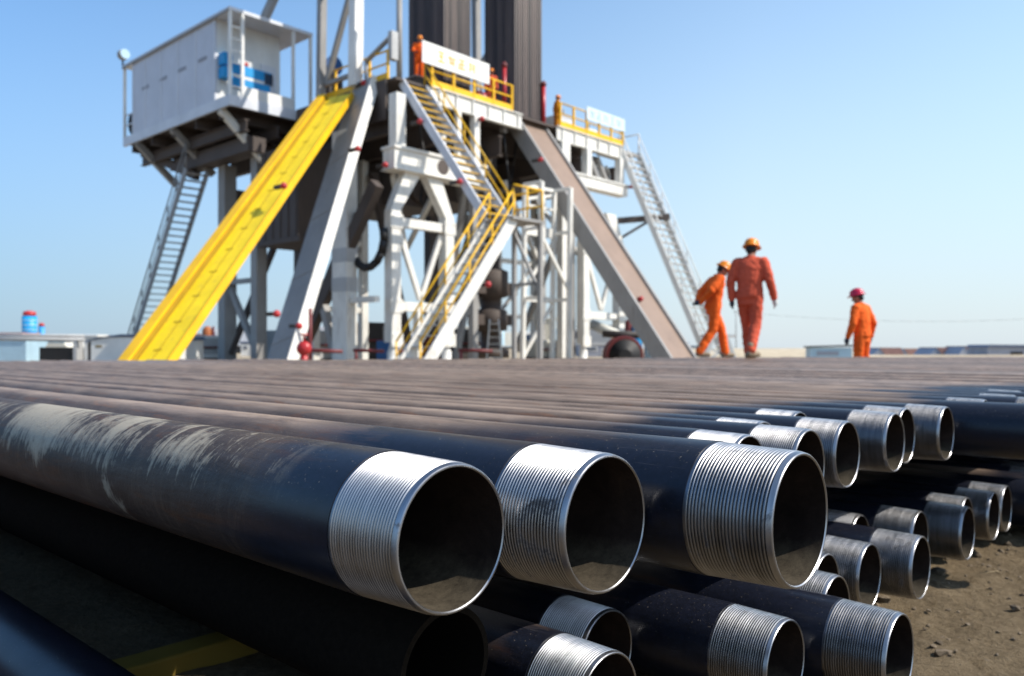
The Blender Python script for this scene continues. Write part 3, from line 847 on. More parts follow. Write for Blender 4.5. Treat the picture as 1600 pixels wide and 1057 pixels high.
# ---- leaning box leg in front of the left corner
leg = empty('raking_column', (-7.64, 27.00, -0.48), 'leaning grey box column with one side painted sunlit white, right of the yellow slide', 'rig column')
LO = leg.location.copy()
lp, lq = Vector((-7.76, 27.00, -0.27)), Vector((-5.93, 33.00, 11.24))
ln = (lq - lp).normalized()
lu = (U - ln * U.dot(ln)).normalized(); lv = ln.cross(lu).normalized()
if lv.dot(V) < 0: lv = -lv
mb = MB(LO); mb.beam(lp, lq, 0.36, 1.45, lu); mb.build('box_section', M['grey'], leg, 0.01)  # grey carries the tone of the column's shaded faces
mb = MB(LO); mb.beam(lp - lv * 0.755, lq - lv * 0.755, 0.40, 0.05, lu); mb.build('sunlit_side_plate', M['white'], leg)  # added white plate paints the column's sunlit side
for k in (1, 3, 5, 7, 9):
    c = lp.lerp(lq, k / 10.0) - lu * 0.185
    mb = MB(LO); mb.beam(c - ln * 0.02, c + ln * 0.02, 0.02, 1.4, lu); mb.build('weld_seam', M['grey'], leg)

# ---- yellow escape slide
sl = empty('escape_slide', (-9.14, 20.60, -0.20), 'long bright yellow escape slide coming down from the rig floor on the left', 'slide')
SLO = sl.location.copy()
p, q = Vector((-9.45, 20.60, -0.04)), Vector((-7.09, 33.00, 10.80))
d = (q - p).normalized()
s = Vector((0.93, -0.36, 0)); s = (s - d * s.dot(d)).normalized()
n = d.cross(s).normalized()
if n.z < 0: n = -n
SW = 1.22
def slpart(nm, mt, off, up_, w_, h_, par=None):
    mb = MB(SLO); mb.beam(p + s * off + n * up_, q + s * off + n * up_, w_, h_, s); return mb.build(nm, M[mt], sl)
slpart('chute_floor', 'slide', 0.19, 0.0, 1.06, 0.07)
slpart('side_rim', 'yellow', -0.56, 0.14, 0.34, 0.16)
slpart('rim_web', 'slidedark', -0.37, 0.05, 0.05, 0.20)
slpart('groove', 'slidedark', -0.315, 0.045, 0.05, 0.03)
slpart('side_plate', 'yellow', 0.745, -0.02, 0.05, 0.26)
slpart('centre_seam', 'slidedark', 0.16, 0.04, 0.022, 0.012)
for k in range(13):
    c = p.lerp(q, 0.06 + k * 0.070) + n * 0.043 + s * 0.02
    mb = MB(SLO); mb.beam(c - s * 0.02, c + s * 0.22, 0.035, 0.014, d); mb.build('joint_strap', M['slidedark'], sl)

# ---- catwalk ramp to the V-door
ro = (6.8, 0.7, FZ)
rt = rig_thing('pipe_ramp', (6.9, -7.4, 0), 'wide worn brown steel ramp sloping from the rig floor down to the right', 'ramp')
RO2 = (6.9, -7.4, 0)
rp0, rp1 = Vector((6.85, -7.7, -0.1)), Vector((6.75, 0.62, FZ + 0.02))
rd = (rp1 - rp0).normalized(); rn = AX.cross(rd).normalized()
mb = MB(RO2); mb.beam(rp0, rp1, 1.66, 0.10, AX); mb.build('ramp_plate', M['ramp'], rt)
for sx, nm in ((-0.93, 'side_beam'), (0.93, 'side_beam')):
    mb = MB(RO2); mb.beam(rp0 + AX * sx - rn * 0.2, rp1 + AX * sx - rn * 0.2, 0.16, 0.72, AX); mb.build(nm, M['grey'], rt, 0.01)
mb = MB(RO2)
for k in range(1, 10):
    c = rp0.lerp(rp1, k / 10) - rn * 0.22
    mb.beam(c - AX * 0.84, c + AX * 0.84, 0.14, 0.3, rd)
mb.build('cross_rib', M['under'], rt)

# ---- stairs
def stairs(name, o, label, pt, pb, width, n, mat, treadmat, depth=0.30, rails=(), railmat=None, group=None, rail_h=1.05, yellow_edge=False):
    """pt/pb: top and bottom of one stringer; width: vector to the other stringer"""
    e = rig_thing(name, o, label, 'stairs', group)
    pt = Vector(pt); pb = Vector(pb); w = Vector(width); wn_ = w.normalized(); dd = (pb - pt).normalized()
    hd = Vector((dd.x, dd.y, 0)).normalized()
    for k in (0, 1):
        mb = MB(o); mb.beam(pt + w * k, pb + w * k, 0.07, depth, wn_); mb.build('stringer', mat, e)
    mb = MB(o)
    for i in range(n):
        c = pt.lerp(pb, (i + 0.5) / n)
        mb.beam(c + wn_ * 0.04, c + w - wn_ * 0.04, 0.26, 0.045, hd)
    mb.build('treads', treadmat, e)
    if yellow_edge:
        mb = MB(o)
        for i in range(n):
            c = pt.lerp(pb, (i + 0.5) / n) + hd * 0.135
            mb.beam(c + wn_ * 0.04, c + w - wn_ * 0.04, 0.02, 0.035, hd)
        mb.build('tread_nosing', M['yellow'], e)
    for k in rails:
        a, b = pt + w * k, pb + w * k
        mb = MB(o)
        mb.tube(a + Z3 * rail_h, b + Z3 * rail_h, 0.035, 8); mb.tube(a + Z3 * rail_h * 0.55, b + Z3 * rail_h * 0.55, 0.028, 8)
        m_ = max(3, int((a - b).length / 1.6))
        for i in range(m_ + 1):
            c = a.lerp(b, i / m_); mb.tube(c, c + Z3 * rail_h, 0.03, 8)
        mb.build('handrail', railmat, e)
    return e

stairs('staircase', (-0.6, -4.0, 0), 'upper flight of white stairs in the middle of the rig, coming down to a landing', (-1.2, 0.25, FZ - 0.1), (-1.2, -4.3, 5.35), (1.2, 0, 0), 17, M['whitecool'], M['midgrey'], 0.34, (1,), M['yellow'], yellow_edge=True)
land = rig_thing('stair_landing', (-0.6, -5.0, 5.2), 'small landing with yellow guard rails where the two middle flights meet', 'landing')
mb = MB((-0.6, -5.0, 5.2)); mb.box((-1.3, -5.75, 5.12), (0.35, -4.3, 5.22)); mb.build('platform', M['grey'], land)
mb = MB((-0.6, -5.0, 5.2))
for pts in ([(0.3, -4.35, 5.2), (0.3, -4.35, 6.3), (0.3, -5.7, 6.3), (0.3, -5.7, 5.2)], [(0.3, -5.0, 5.2), (0.3, -5.0, 6.3)], [(0.3, -4.35, 5.75), (0.3, -5.7, 5.75)],
            [(0.3, -5.7, 6.3), (-1.2, -5.7, 6.3)], [(-0.5, -5.7, 5.2), (-0.5, -5.7, 6.3)]):
    mb.path(pts, 0.04, 8)
mb.build('guard_rail', M['yellow'], land)
mb = MB((-0.6, -5.0, 5.2))
for a, b in ((0.25, -5.65), (0.25, -4.4)): mb.beam((a, b, -0.05), (a, b, 5.12), 0.14, 0.14, AX)
mb.beam((0.25, -5.65, 2.6), (0.25, -4.4, 4.9), 0.1, 0.1, AX); mb.beam((0.25, -5.6, 3.0), (0.25, -4.45, 3.0), 0.1, 0.1, AX)
mb.build('support_leg', M['grey'], land)
low = stairs('staircase', (-2.6, -5.0, 0), 'lower flight of stairs with thick white stringer and yellow rails, reaching the ground', (-1.05, -5.55, 5.15), (-5.3, -5.55, -0.15), (0, 1.15, 0), 15, M['white'], M['midgrey'], 0.42, (0, 1), M['yellow'])
stairs('staircase', (13.9, -3.0, 0), 'pale stairs on the right side of the rig, behind the ramp and the walking men', (13.5, 0.2, FZ - 0.1), (13.5, -5.0, -0.1), (1.75, 0, 0), 30, M['whiteclean'], M['midgrey'], 0.30, (0, 1), M['whiteclean'])
stairs('staircase', (-4.2, 15.0, 0), 'dark grey stairs under the left end of the cabin', (-3.1, 12.2, 9.0), (-3.1, 18.8, -0.1), (-1.05, 0, 0), 30, M['grey'], M['grey'], 0.34, (1,), M['grey'], rail_h=1.2)

# ---- light white frame beside the ramp
fr = rig_thing('support_tower', (4.5, -2.3, 0), 'slender white steel frame tower standing between the middle stairs and the ramp', 'frame')
FO = (4.5, -2.3, 0)
def fpart(nm, fn):
    mb = MB(FO); fn(mb); mb.build(nm, M['white'], fr)
A0, A1 = 3.55, 5.45
for b in (-2.0, -2.9):
    for a in (A0, A1):
        fpart('post', lambda m: m.beam((a - 0.15, b, 0), (a, b, 7.5), 0.17, 0.17, AX))
for z, h in ((7.48, 0.14), (6.65, 0.10), (5.62, 0.40), (2.75, 0.24)):
    fpart('crossbar', lambda m: m.beam((A0 - 0.05, -2.0, z), (A1 - 0.05, -2.0, z), 0.12, h, AY))
for z in (7.48, 5.62, 2.75):
    for a in (A0, A1):
        fpart('crossbar', lambda m: m.beam((a - 0.04, -2.0, z), (a - 0.04, -2.9, z), 0.10, 0.14, AX))
for p_, q_ in (((A1 - 0.05, -2.0, 5.3), (A0, -2.0, 3.2)), ((A1 - 0.08, -2.0, 2.6), (A0 - 0.05, -2.0, 0.4)), ((A0, -2.0, 6.9), (A1, -2.0, 7.3)), ((A0, -2.9, 5.3), (A1, -2.9, 3.0))):
    fpart('diagonal', lambda m: m.beam(p_, q_, 0.10, 0.13, AY))
lm = rig_thing('work_lamp', (4.5, -2.05, 6.70), 'small white domed work lamp on the crossbar of the slender white frame', 'lamp')
mb = MB(); mb.lathe((0, 0, 0), [(0.12, 0), (0.14, 0.1), (0.20, 0.14), (0.20, 0.38), (0.10, 0.52), (0.02, 0.56)], 12); mb.build('lamp_housing', M['whiteclean'], lm)
mb = MB(); mb.lathe((0, 0, -0.30), [(0.19, 0), (0.10, 0.28)], 12); mb.build('reflector', M['paleblue'], lm)

# ---- guard rails and banners on the floor edge
def guard(label, o, a0, a1, b, mat, n, along='a'):
    e = rig_thing('guard_rail', o, label, 'railing')
    pt = lambda k, z: (a0 + (a1 - a0) * k, b, z) if along == 'a' else (b, a0 + (a1 - a0) * k, z)
    mb = MB(o); mb.beam(pt(0, FZ + 0.13), pt(1, FZ + 0.13), 0.05, 0.26, AY if along == 'a' else AX); mb.build('toe_board', mat, e)
    mb = MB(o)
    for z in (FZ + 0.62, FZ + 1.12): mb.tube(pt(0, z), pt(1, z), 0.04, 8)
    mb.build('rail', mat, e)
    for i in range(n + 1):
        mb = MB(o); mb.beam(pt(i / n, FZ), pt(i / n, FZ + 1.15), 0.09, 0.09, AX); mb.build('rail_post', mat, e)
    return e
guard('yellow guard rail under the white banner in the middle of the rig floor', (2.4, -0.02, FZ), 0.15, 4.9, -0.02, M['yellow'], 4)
guard('yellow guard rail at the right end of the rig floor, under the pale banner', (10.9, -0.02, FZ), 8.3, 13.45, -0.02, M['yellow'], 5)
guard('yellow guard rail at the left of the rig floor, behind the top of the slide', (-1.6, 3.4, FZ), 0.6, 5.2, -1.6, M['yellow'], 4, 'b')

def glyphs(e, o, a0, z0, size, gap, b, mat, n, seed):
    """square block characters with a few strokes each"""
    rr = random.Random(seed)
    for i in range(n):
        mb = MB(o); x = a0 + i * (size + gap); s_ = size; t_ = s_ * 0.12
        def hbar(y, x0=0.0, x1=1.0): mb.box((x + s_ * x0, b - 0.012, z0 + s_ * y - t_ / 2), (x + s_ * x1, b, z0 + s_ * y + t_ / 2))
        def vbar(xx, y0=0.0, y1=1.0): mb.box((x + s_ * xx - t_ / 2, b - 0.015, z0 + s_ * y0), (x + s_ * xx + t_ / 2, b - 0.003, z0 + s_ * y1))
        sets = [(('h', .95, .1, .9), ('h', .55, .2, .8), ('h', .06, 0, 1), ('v', .5, .06, .98)), (('h', .72, 0, 1), ('v', .3, .1, .95), ('v', .72, .0, .72), ('h', .3, .2, .85)),
                (('h', .9, .1, .9), ('h', .5, .1, .9), ('v', .5, 0, .9), ('v', .12, .05, .5), ('h', .06, .0, 1)), (('v', .2, 0, 1), ('h', .8, .2, 1), ('h', .45, .2, .9), ('v', .8, 0, .8))][(i + seed) % 4]
        for s in sets: (hbar if s[0] == 'h' else vbar)(*s[1:])
        mb.build('character', mat, e)
bn = rig_thing('banner', (1.4, -0.11, FZ + 0.8), 'white banner with four faded yellow characters on the yellow guard rail', 'banner')
mb = MB((1.4, -0.11, FZ + 0.8)); mb.box((-0.45, -0.125, FZ + 0.80), (3.35, -0.09, FZ + 1.66)); mb.build('cloth', M['whiteclean'], bn)
glyphs(bn, (1.4, -0.11, FZ + 0.8), 0.35, FZ + 1.02, 0.42, 0.16, -0.125, M['yellow'], 4, 0)
bn = rig_thing('banner', (11.9, -0.11, FZ + 0.8), 'pale banner with light blue characters at the right end of the rig floor', 'banner')
mb = MB((11.9, -0.11, FZ + 0.8)); mb.box((10.25, -0.125, FZ + 0.72), (13.5, -0.09, FZ + 1.36)); mb.build('cloth', M['palebanner'], bn)
glyphs(bn, (11.9, -0.11, FZ + 0.8), 10.5, FZ + 0.85, 0.42, 0.14, -0.125, M['paleblue'], 5, 1)

# ---- racked drill pipe
def pipe_rack(a0, b0, na, nb, word, grp):
    sp = 0.165
    first = None
    for i in range(na):
        for j in range(nb):
            if 0 < i < na - 1 and 0 < j < nb - 1: continue
            if first is None:
                mb = MB(); mb.lathe((0, 0, 0), [(0.06, 0), (0.083, 0.05), (0.083, 0.35), (0.074, 0.42), (0.074, 28.0)], 10)
                first = tag(mb.build('drill_pipe', M['stand']), 'tall dark drill pipe racked upright in the %s bundle on the rig floor' % word, 'drill pipe', grp)
                o = first
            else:
                o = first.copy(); COL.objects.link(o)
            o.location = rigw(a0 + i * sp, b0 + j * sp, FZ + 0.003)
pipe_rack(1.50, 0.75, 10, 14, 'left', 'drill pipes racked in the left bundle')
pipe_rack(5.86, 0.70, 12, 12, 'right', 'drill pipes racked in the right bundle')

# ---- mast
MO = (-1.9, 2.3, FZ)
mast = rig_thing('derrick_mast', MO, 'drilling mast rising out of the picture, one bright white leg and slanting grey members', 'mast')
for a, b, w, mt in ((-1.9, 2.3, 0.42, 'whiteclean'), (9.8, 3.6, 0.42, 'whiteclean'), (-1.9, 4.7, 0.30, 'grey'), (9.8, 7.0, 0.36, 'grey')):
    mb = MB(MO); mb.beam((a, b, FZ), (a + (0.55 if a < 0 else -0.55), b, FZ + 34), w, w, AX); mb.build('mast_leg', M[mt], mast)
def side_lat(a):
    mb = MB(MO)
    for k in range(8):
        z = FZ + 0.6 + k * 4.0
        b0, b1 = (2.5, 4.5 if a < 0 else 6.8)
        mb.beam((a, b0, z + 4), (a, b1, z), 0.20, 0.20, AX)
        mb.beam((a, b0, z), (a, b1, z), 0.16, 0.16, AX)
    mb.build('side_lattice', M['grey'], mast)
side_lat(-1.75); side_lat(9.6)
for k in range(1, 5):
    mb = MB(MO); mb.beam((-1.7, 4.7, FZ + k * 7 + 5), (9.5, 6.9, FZ + k * 7 + 5), 0.25, 0.25, AY); mb.build('rear_tie', M['grey'], mast)
# leaning prop behind the cabin and other small uprights
pr = rig_thing('leaning_prop', (-5.5, 12.0, FZ), 'grey tube prop leaning behind the cabin roof', 'prop')
mb = MB((-5.5, 12.0, FZ)); mb.tube((-2.4, 13.0, FZ), (2.4, 9.5, FZ + 14), 0.24, 12); mb.build('tube', M['grey'], pr)
mb = MB((-5.5, 12.0, FZ)); mb.box((-2.7, 12.7, FZ), (-2.1, 13.3, FZ + 0.25)); mb.build('base_plate', M['grey'], pr)
sp_ = rig_thing('stanchion', (-1.15, 0.45, FZ), 'thin brown stanchion with a red top left of the racked pipes', 'pole')
mb = MB((-1.15, 0.45, FZ)); mb.tube((-1.15, 0.45, FZ), (-1.15, 0.45, FZ + 3.6), 0.12, 10); mb.build('pole', M['grey'], sp_)
mb = MB((-1.15, 0.45, FZ)); mb.lathe((-1.15, 0.45, FZ + 3.6), [(0.15, 0), (0.17, 0.25), (0.08, 0.4)], 12); mb.build('red_top', M['red'], sp_)
bt = rig_thing('boom_tube', (-2.6, 2.0, FZ + 1.2), 'sloping grey tube between the white mast leg and the brown stanchion', 'tube')
mb = MB((-2.6, 2.0, FZ + 1.2)); mb.tube((-1.75, 1.8, FZ + 0.9), (-1.35, 0.5, FZ + 1.85), 0.10, 10); mb.tube((-1.75, 1.8, FZ), (-1.75, 1.8, FZ + 0.95), 0.06, 8); mb.build('tube', M['grey'], bt)
mb = MB((-2.6, 2.0, FZ + 1.2)); mb.box((-1.6, 0.36, FZ + 0.75), (-1.28, 0.6, FZ + 1.85)); mb.build('bracket', M['midgrey'], bt)
wi = rig_thing('air_winch', (-0.9, 5.4, FZ), 'dark blue winch drum on the left of the rig floor', 'winch')
mb = MB((-0.9, 5.4, FZ)); mb.lathe((-0.9, 5.1, FZ + 1.75), [(0.42, 0), (0.42, 0.08), (0.25, 0.1), (0.25, 0.6), (0.42, 0.62), (0.42, 0.7)], 16, 'Y'); mb.build('drum', M['deepblue'], wi)
mb = MB((-0.9, 5.4, FZ)); mb.box((-1.25, 5.0, FZ), (-0.55, 5.9, FZ + 1.2)); mb.box((-1.0, 5.3, FZ + 1.2), (-0.8, 5.6, FZ + 1.7)); mb.build('base', M['dark'], wi)
sb_ = rig_thing('tool_chest', (0.75, 1.0, FZ), 'dark steel tool chest on the rig floor behind the white banner', 'chest')
mb = MB((0.75, 1.0, FZ)); mb.box((-0.2, 0.55, FZ), (1.05, 1.3, FZ + 0.45)); mb.build('box', M['dark'], sb_, 0.01)
mb = MB((0.75, 1.0, FZ)); mb.box((-0.22, 0.53, FZ + 0.452), (1.07, 1.32, FZ + 0.50)); mb.build('lid', M['grey'], sb_)

# red enamel lamps on the steelwork: (position, label)
def red_lamp(pos, label, rot=0.0):
    e = empty('warning_lamp', pos, label, 'lamp', RIG_ROT + rot, 'red lamps on the rig')
    mb = MB(); mb.lathe((0, 0, 0), [(0.04, 0.12), (0.05, 0.07), (0.08, 0.04), (0.11, -0.03), (0.11, -0.08), (0.07, -0.13), (0.02, -0.15)], 14, 'Y'); mb.build('dome', M['red'], e)
    mb = MB(); mb.box((-0.06, 0.10, -0.06), (0.06, 0.45, 0.06)); mb.build('bracket', M['dark'], e)
for pos, lab in (
    ((-5.60, 29.60, 7.89), 'red lamp halfway up the white side of the leaning leg'),
    ((-6.94, 26.60, 1.41), 'red lamp near the foot of the leaning leg'),
    ((-7.27, 26.00, 5.84), 'pale red lamp on the right edge of the yellow slide'),
    ((-3.53, 31.20, 9.32), 'upper red lamp on the stringer of the middle stairs'),
    ((-1.92, 29.60, 6.71), 'lower red lamp on the stringer of the middle stairs'),
    ((-4.82, 31.00, 7.62), 'dark red lamp at the left end of the white girder'),
    ((1.22, 35.60, 8.87), 'red lamp on the upper side beam of the ramp'),
    ((5.25, 33.60, 2.71), 'red lamp on the lower side beam of the ramp'),
    ((6.19, 42.60, 9.07), 'pink red lamp at the top of the right stairs'),
    ((-0.83, 27.40, 2.82), 'red lamp on the thick white stringer of the lower stairs'),
    ((-5.93, 32.60, 11.24), 'dark red lamp at the floor corner beside the white mast leg'),
    ((-6.92, 24.00, 1.70), 'small red lamp hanging left of the leaning leg'),
    ((-1.30, 34.60, 10.37), 'red lamp on the white edge beam under the banner')):
    red_lamp(pos, lab)
for (a, b, h, lab) in ((4.8, 0.35, 2.0, 'crimson post at the right end of the banner'), (7.75, 0.55, 1.9, 'tall crimson post beside the right bundle of drill pipes'), (8.35, 2.2, 2.6, 'crimson post behind the yellow rail right of the drill pipes')):
    e = rig_thing('crimson_post', (a, b, FZ), lab, 'post', 'crimson posts on the rig floor')
    mb = MB(); mb.tube((0, 0, 0), (0, 0, h), 0.10, 10); mb.tube((0, 0, 0), (0, 0, 0.06), 0.2, 10); mb.build('post', M['red'], e)
    mb = MB(); mb.lathe((0, 0, h), [(0.13, 0), (0.15, 0.12), (0.05, 0.25)], 10); mb.build('cap', M['redpipe'], e)

# ---- doghouse
DO = (-4.8, 7.0, FZ)
dh = rig_thing('doghouse', DO, 'white steel cabin left of the rig floor with blue boards on its porch', 'cabin')
def dpart(nm, mat, fn, bevel=0.0, parent=None):
    mb = MB(DO); fn(mb); return mb.build(nm, M[mat], parent or dh, bevel)
DA0, DA1, DB0, DB1, DZ1 = -4.8, -0.75, 7.0, 17.6, FZ + 3.62
dpart('base_frame', 'whitecool', lambda m: (m.box((DA0, DB0, FZ - 0.42), (DA1, DB0 + 0.12, FZ + 0.02)), m.box((DA0 - 0.004, DB0 + 0.12, FZ - 0.42), (DA0 + 0.116, DB1, FZ + 0.02))))
dpart('floor_plate', 'under', lambda m: m.box((DA0 + 0.12, DB0 + 0.12, FZ - 0.3), (DA1, DB1, FZ - 0.02)))
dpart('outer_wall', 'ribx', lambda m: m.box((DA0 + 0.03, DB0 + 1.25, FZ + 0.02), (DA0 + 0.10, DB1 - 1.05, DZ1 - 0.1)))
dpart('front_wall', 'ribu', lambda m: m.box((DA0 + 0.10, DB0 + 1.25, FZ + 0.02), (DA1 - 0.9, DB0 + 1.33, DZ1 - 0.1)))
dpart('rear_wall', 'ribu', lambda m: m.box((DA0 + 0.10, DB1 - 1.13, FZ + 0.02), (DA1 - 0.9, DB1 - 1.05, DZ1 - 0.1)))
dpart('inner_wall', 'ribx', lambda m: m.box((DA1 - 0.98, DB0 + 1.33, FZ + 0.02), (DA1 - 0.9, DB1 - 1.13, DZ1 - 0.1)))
dpart('roof', 'whitecool', lambda m: (m.box((DA0 - 0.02, DB0 - 0.02, DZ1 - 0.1), (DA1, DB1 + 0.02, DZ1 + 0.06)), m.box((DA0 + 0.2, DB0 + 0.2, DZ1 + 0.06), (DA1 - 0.2, DB1 - 0.2, DZ1 + 0.12))), 0.015)
for a, b in ((DA0 + 0.06, DB0 + 0.06), (DA0 + 0.62, DB0 + 0.06), (DA1 - 0.08, DB0 + 0.06), (DA0 + 0.06, DB1 - 0.06), (DA1 - 0.95, DB0 + 0.10)):
    dpart('porch_post', 'whiteclean', lambda m: m.beam((a, b, FZ + 0.02), (a, b, DZ1 - 0.1), 0.12, 0.12, AX))
for k in range(6):
    dpart('porch_rung', 'whiteclean', lambda m: m.beam((DA0 + 0.12, DB0 + 0.06, FZ + 0.4 + k * 0.5), (DA0 + 0.56, DB0 + 0.06, FZ + 0.4 + k * 0.5), 0.05, 0.06, AY))
dpart('rear_porch_rail', 'whitecool', lambda m: [m.beam((DA0 + 0.06, DB1 - 1.0, z), (DA0 + 0.06, DB1 - 0.1, z), 0.05, 0.05, AX) for z in (FZ + 0.6, FZ + 1.1)])
dpart('porch_panel', 'whiteclean', lambda m: m.box((DA0 + 0.68, DB0 + 0.02, FZ + 0.02), (DA1 - 1.0, DB0 + 0.07, FZ + 0.5)))
sg = dpart('blue_board', 'blue', lambda m: (m.box((DA0 + 0.75, DB0 + 1.17, FZ + 1.35), (DA1 - 1.35, DB0 + 1.24, FZ + 1.78)), m.box((DA0 + 0.75, DB0 + 1.17, FZ + 0.75), (DA1 - 1.45, DB0 + 1.24, FZ + 1.2))))
dpart('board_band', 'whiteclean', lambda m: m.box((DA0 + 0.75, DB0 + 1.18, FZ + 1.205), (DA1 - 1.35, DB0 + 1.24, FZ + 1.345)), parent=sg)
dpart('board_mark', 'red', lambda m: m.box((DA0 + 1.25, DB0 + 1.20, FZ + 1.83), (DA0 + 1.55, DB0 + 1.245, FZ + 1.97)), parent=sg)
dpart('blue_locker', 'blue', lambda m: (m.box((DA0 + 0.14, DB0 + 0.72, FZ + 0.95), (DA0 + 0.55, DB0 + 1.2, FZ + 1.4)), m.box((DA0 + 0.14, DB0 + 0.72, FZ + 1.5), (DA0 + 0.55, DB0 + 1.2, FZ + 2.0))))
for k in range(4):
    dpart('wall_slot', 'wallgrey', lambda m: m.box((DA0 + 0.012, DB0 + 2.0 + k * 1.9, FZ + 1.95), (DA0 + 0.028, DB0 + 2.75 + k * 1.9, FZ + 2.1)))
dpart('door', 'whitecool', lambda m: m.box((DA1 - 1.9, DB0 + 1.20, FZ + 0.05), (DA1 - 1.15, DB0 + 1.245, FZ + 2.1)))
wf = dpart('window', 'grey', lambda m: m.box((DA1 - 1.75, DB0 + 1.17, FZ + 1.2), (DA1 - 1.3, DB0 + 1.195, FZ + 1.75)))
dpart('pane', 'glass', lambda m: m.box((DA1 - 1.71, DB0 + 1.155, FZ + 1.24), (DA1 - 1.34, DB0 + 1.168, FZ + 1.71)), parent=wf)
dpart('hanging_bag', 'black', lambda m: m.sphere((DA0 + 0.25, DB1 - 0.45, FZ + 0.72), 0.16, 0.26, 0.55))
for b in (7.9, 12.4, 16.2):
    dpart('under_brace', 'grey' if b > 8 else 'white', lambda m: m.beam((DA0 + 0.1, b, FZ - 0.45), (-2.7, b, FZ - 2.25), 0.26, 0.30, AY))
for b in (8.0, 10.2, 12.4, 14.6, 16.8):
    dpart('floor_bearer', 'under', lambda m: m.ibeam((DA0 + 0.12, b, FZ - 0.55), (-0.8, b, FZ - 0.55), 0.2, 0.5, AY))
dpart('keel_beam', 'under', lambda m: [m.ibeam((a, 7.2, FZ - 1.05), (a, 17.4, FZ - 1.05), 0.24, 0.5, AX) for a in (-3.9, -2.4)])
dpart('lower_truss', 'under', lambda m: (m.beam((-3.9, 17.3, FZ - 0.6), (-3.2, 13.0, FZ - 2.3), 0.3, 0.4, AX), m.box((-3.6, 7.6, FZ - 2.0), (-2.75, 14.4, FZ - 1.35))))
fl = rig_thing('flood_lamp', (-4.75, 17.75, FZ + 3.68), 'round dark flood lamp on the far left corner of the cabin roof', 'lamp')
mb = MB(); mb.sphere((0, 0, 0.55), 0.27); mb.build('lamp_body', M['grey'], fl)
mb = MB(); mb.tube((0, 0, 0), (0, 0, 0.4), 0.05, 8); mb.build('stem', M['dark'], fl)
mb = MB(); mb.lathe((0, -0.2, 0.55), [(0.20, 0), (0.24, -0.10)], 14, 'Y'); mb.build('glass', M['paleblue'], fl)

# more fittings on the steelwork
for (a, b, z0, l, lab) in ((4.9, 0.5, 10.4, 4.2, 'black hose hanging under the banner rail'), (0.2, 0.9, 10.3, 3.6, 'black hose hanging behind the middle stairs'), (9.2, 0.7, 10.2, 3.4, 'black hose hanging under the right deck'), (-1.2, 1.2, 10.0, 5.0, 'black hose hanging beside the banded column')):
    e = rig_thing('hanging_hose', (a, b, z0), lab, 'hose', 'hoses hanging under the rig floor')
    mb = MB(); mb.path([(0.35 * math.sin(k * 0.5) + 0.10 * k, 0.05 * k, -l * math.sin(math.pi * k / 14) ** 0.8) for k in range(15)], 0.055, 7); mb.build('hose', M['black'], e)
    mb = MB(); mb.box((-0.12, -0.12, -0.05), (0.12, 0.12, 0.25)); mb.build('clamp', M['grey'], e)
for (a, b, w, d, h, mt, nm, lab) in ((10.2, 1.6, 1.2, 1.0, 1.1, 'midgrey', 'pump_cabinet', 'grey pump cabinet on the right deck behind the pale banner'), (12.2, 1.4, 0.8, 0.9, 0.8, 'whiteclean', 'pump_cabinet', 'small white cabinet on the right deck behind the pale banner'), (9.0, 2.2, 0.7, 0.7, 1.5, 'midgrey', 'pump_cabinet', 'tall grey cabinet on the right deck beside the ochre suited worker'), (4.4, 1.6, 0.7, 0.7, 1.0, 'red', 'pump_cabinet', 'red cabinet on the rig floor between the two bundles of drill pipe')):
    e = rig_thing(nm, (a, b, FZ), lab, 'cabinet')
    mb = MB(); mb.box((-w / 2, -d / 2, 0.05), (w / 2, d / 2, h)); mb.build('case', M[mt], e, 0.03)
    mb = MB(); mb.box((-w * 0.38, -d / 2 - 0.025, h * 0.2), (w * 0.38, -d / 2 - 0.002, h * 0.85)); mb.build('door', M['whitecool'], e)
    mb = MB(); mb.tube((w * 0.3, 0, h), (w * 0.3, 0, h + 0.5), 0.05, 8); mb.build('pipe_stub', M['grey'], e)
for a in (-1.85, 0.95, 10.1, 13.1):
    for z in (1.0, 2.3, 5.55):
        mb = MB(SO); mb.box((a - 0.30, -0.262, z - 0.26), (a + 0.30, -0.232, z + 0.26))
        for dx in (-0.2, 0.2):
            for dz in (-0.17, 0.17): mb.lathe((a + dx, -0.262, z + dz), [(0.035, 0), (0.03, -0.03)], 6, 'Y')
        mb.build('bolted_plate', M['white'], sub)
dpart('panel_joint', 'whitecool', lambda m: [m.box((DA0 + 0.008, b - 0.04, FZ + 0.02), (DA0 + 0.029, b + 0.04, DZ1 - 0.12)) for b in (8.3, 10.0, 11.7, 13.4, 15.1, 16.5)])
dpart('roof_gutter', 'grey', lambda m: m.box((DA0 - 0.07, DB0, DZ1 - 0.16), (DA0 - 0.022, DB1, DZ1 - 0.06)))

# machinery crowded under the right deck and behind the front towers
for k, (a, b, z, r, l, lab) in enumerate(((10.9, 0.9, 9.75, 0.42, 1.5, 'horizontal grey drum under the right deck, nearest the ramp'), (11.2, 1.9, 9.8, 0.5, 1.8, 'second horizontal drum behind the first under the right deck'))):
    e = rig_thing('machine_drum', (a, b, z), lab, 'drum')
    mb = MB(); mb.lathe((0, 0, 0), [(r * .6, -.06), (r, 0), (r, l * .3), (r * 1.06, l * .32), (r * 1.06, l * .36), (r, l * .38), (r, l), (r * .6, l + .06)], 18, 'X'); mb.build('shell', M['midgrey'], e)
    mb = MB(); mb.box((0.1, -r * .8, -r - 0.14), (l - 0.1, r * .8, -r * .75)); mb.build('cradle', M['dark'], e)
    mb = MB(); mb.path([(l * .5, 0, r), (l * .5, 0, r + .35), (l * .9, -.1, r + .35)], .06, 8); mb.build('outlet_pipe', M['white'], e)
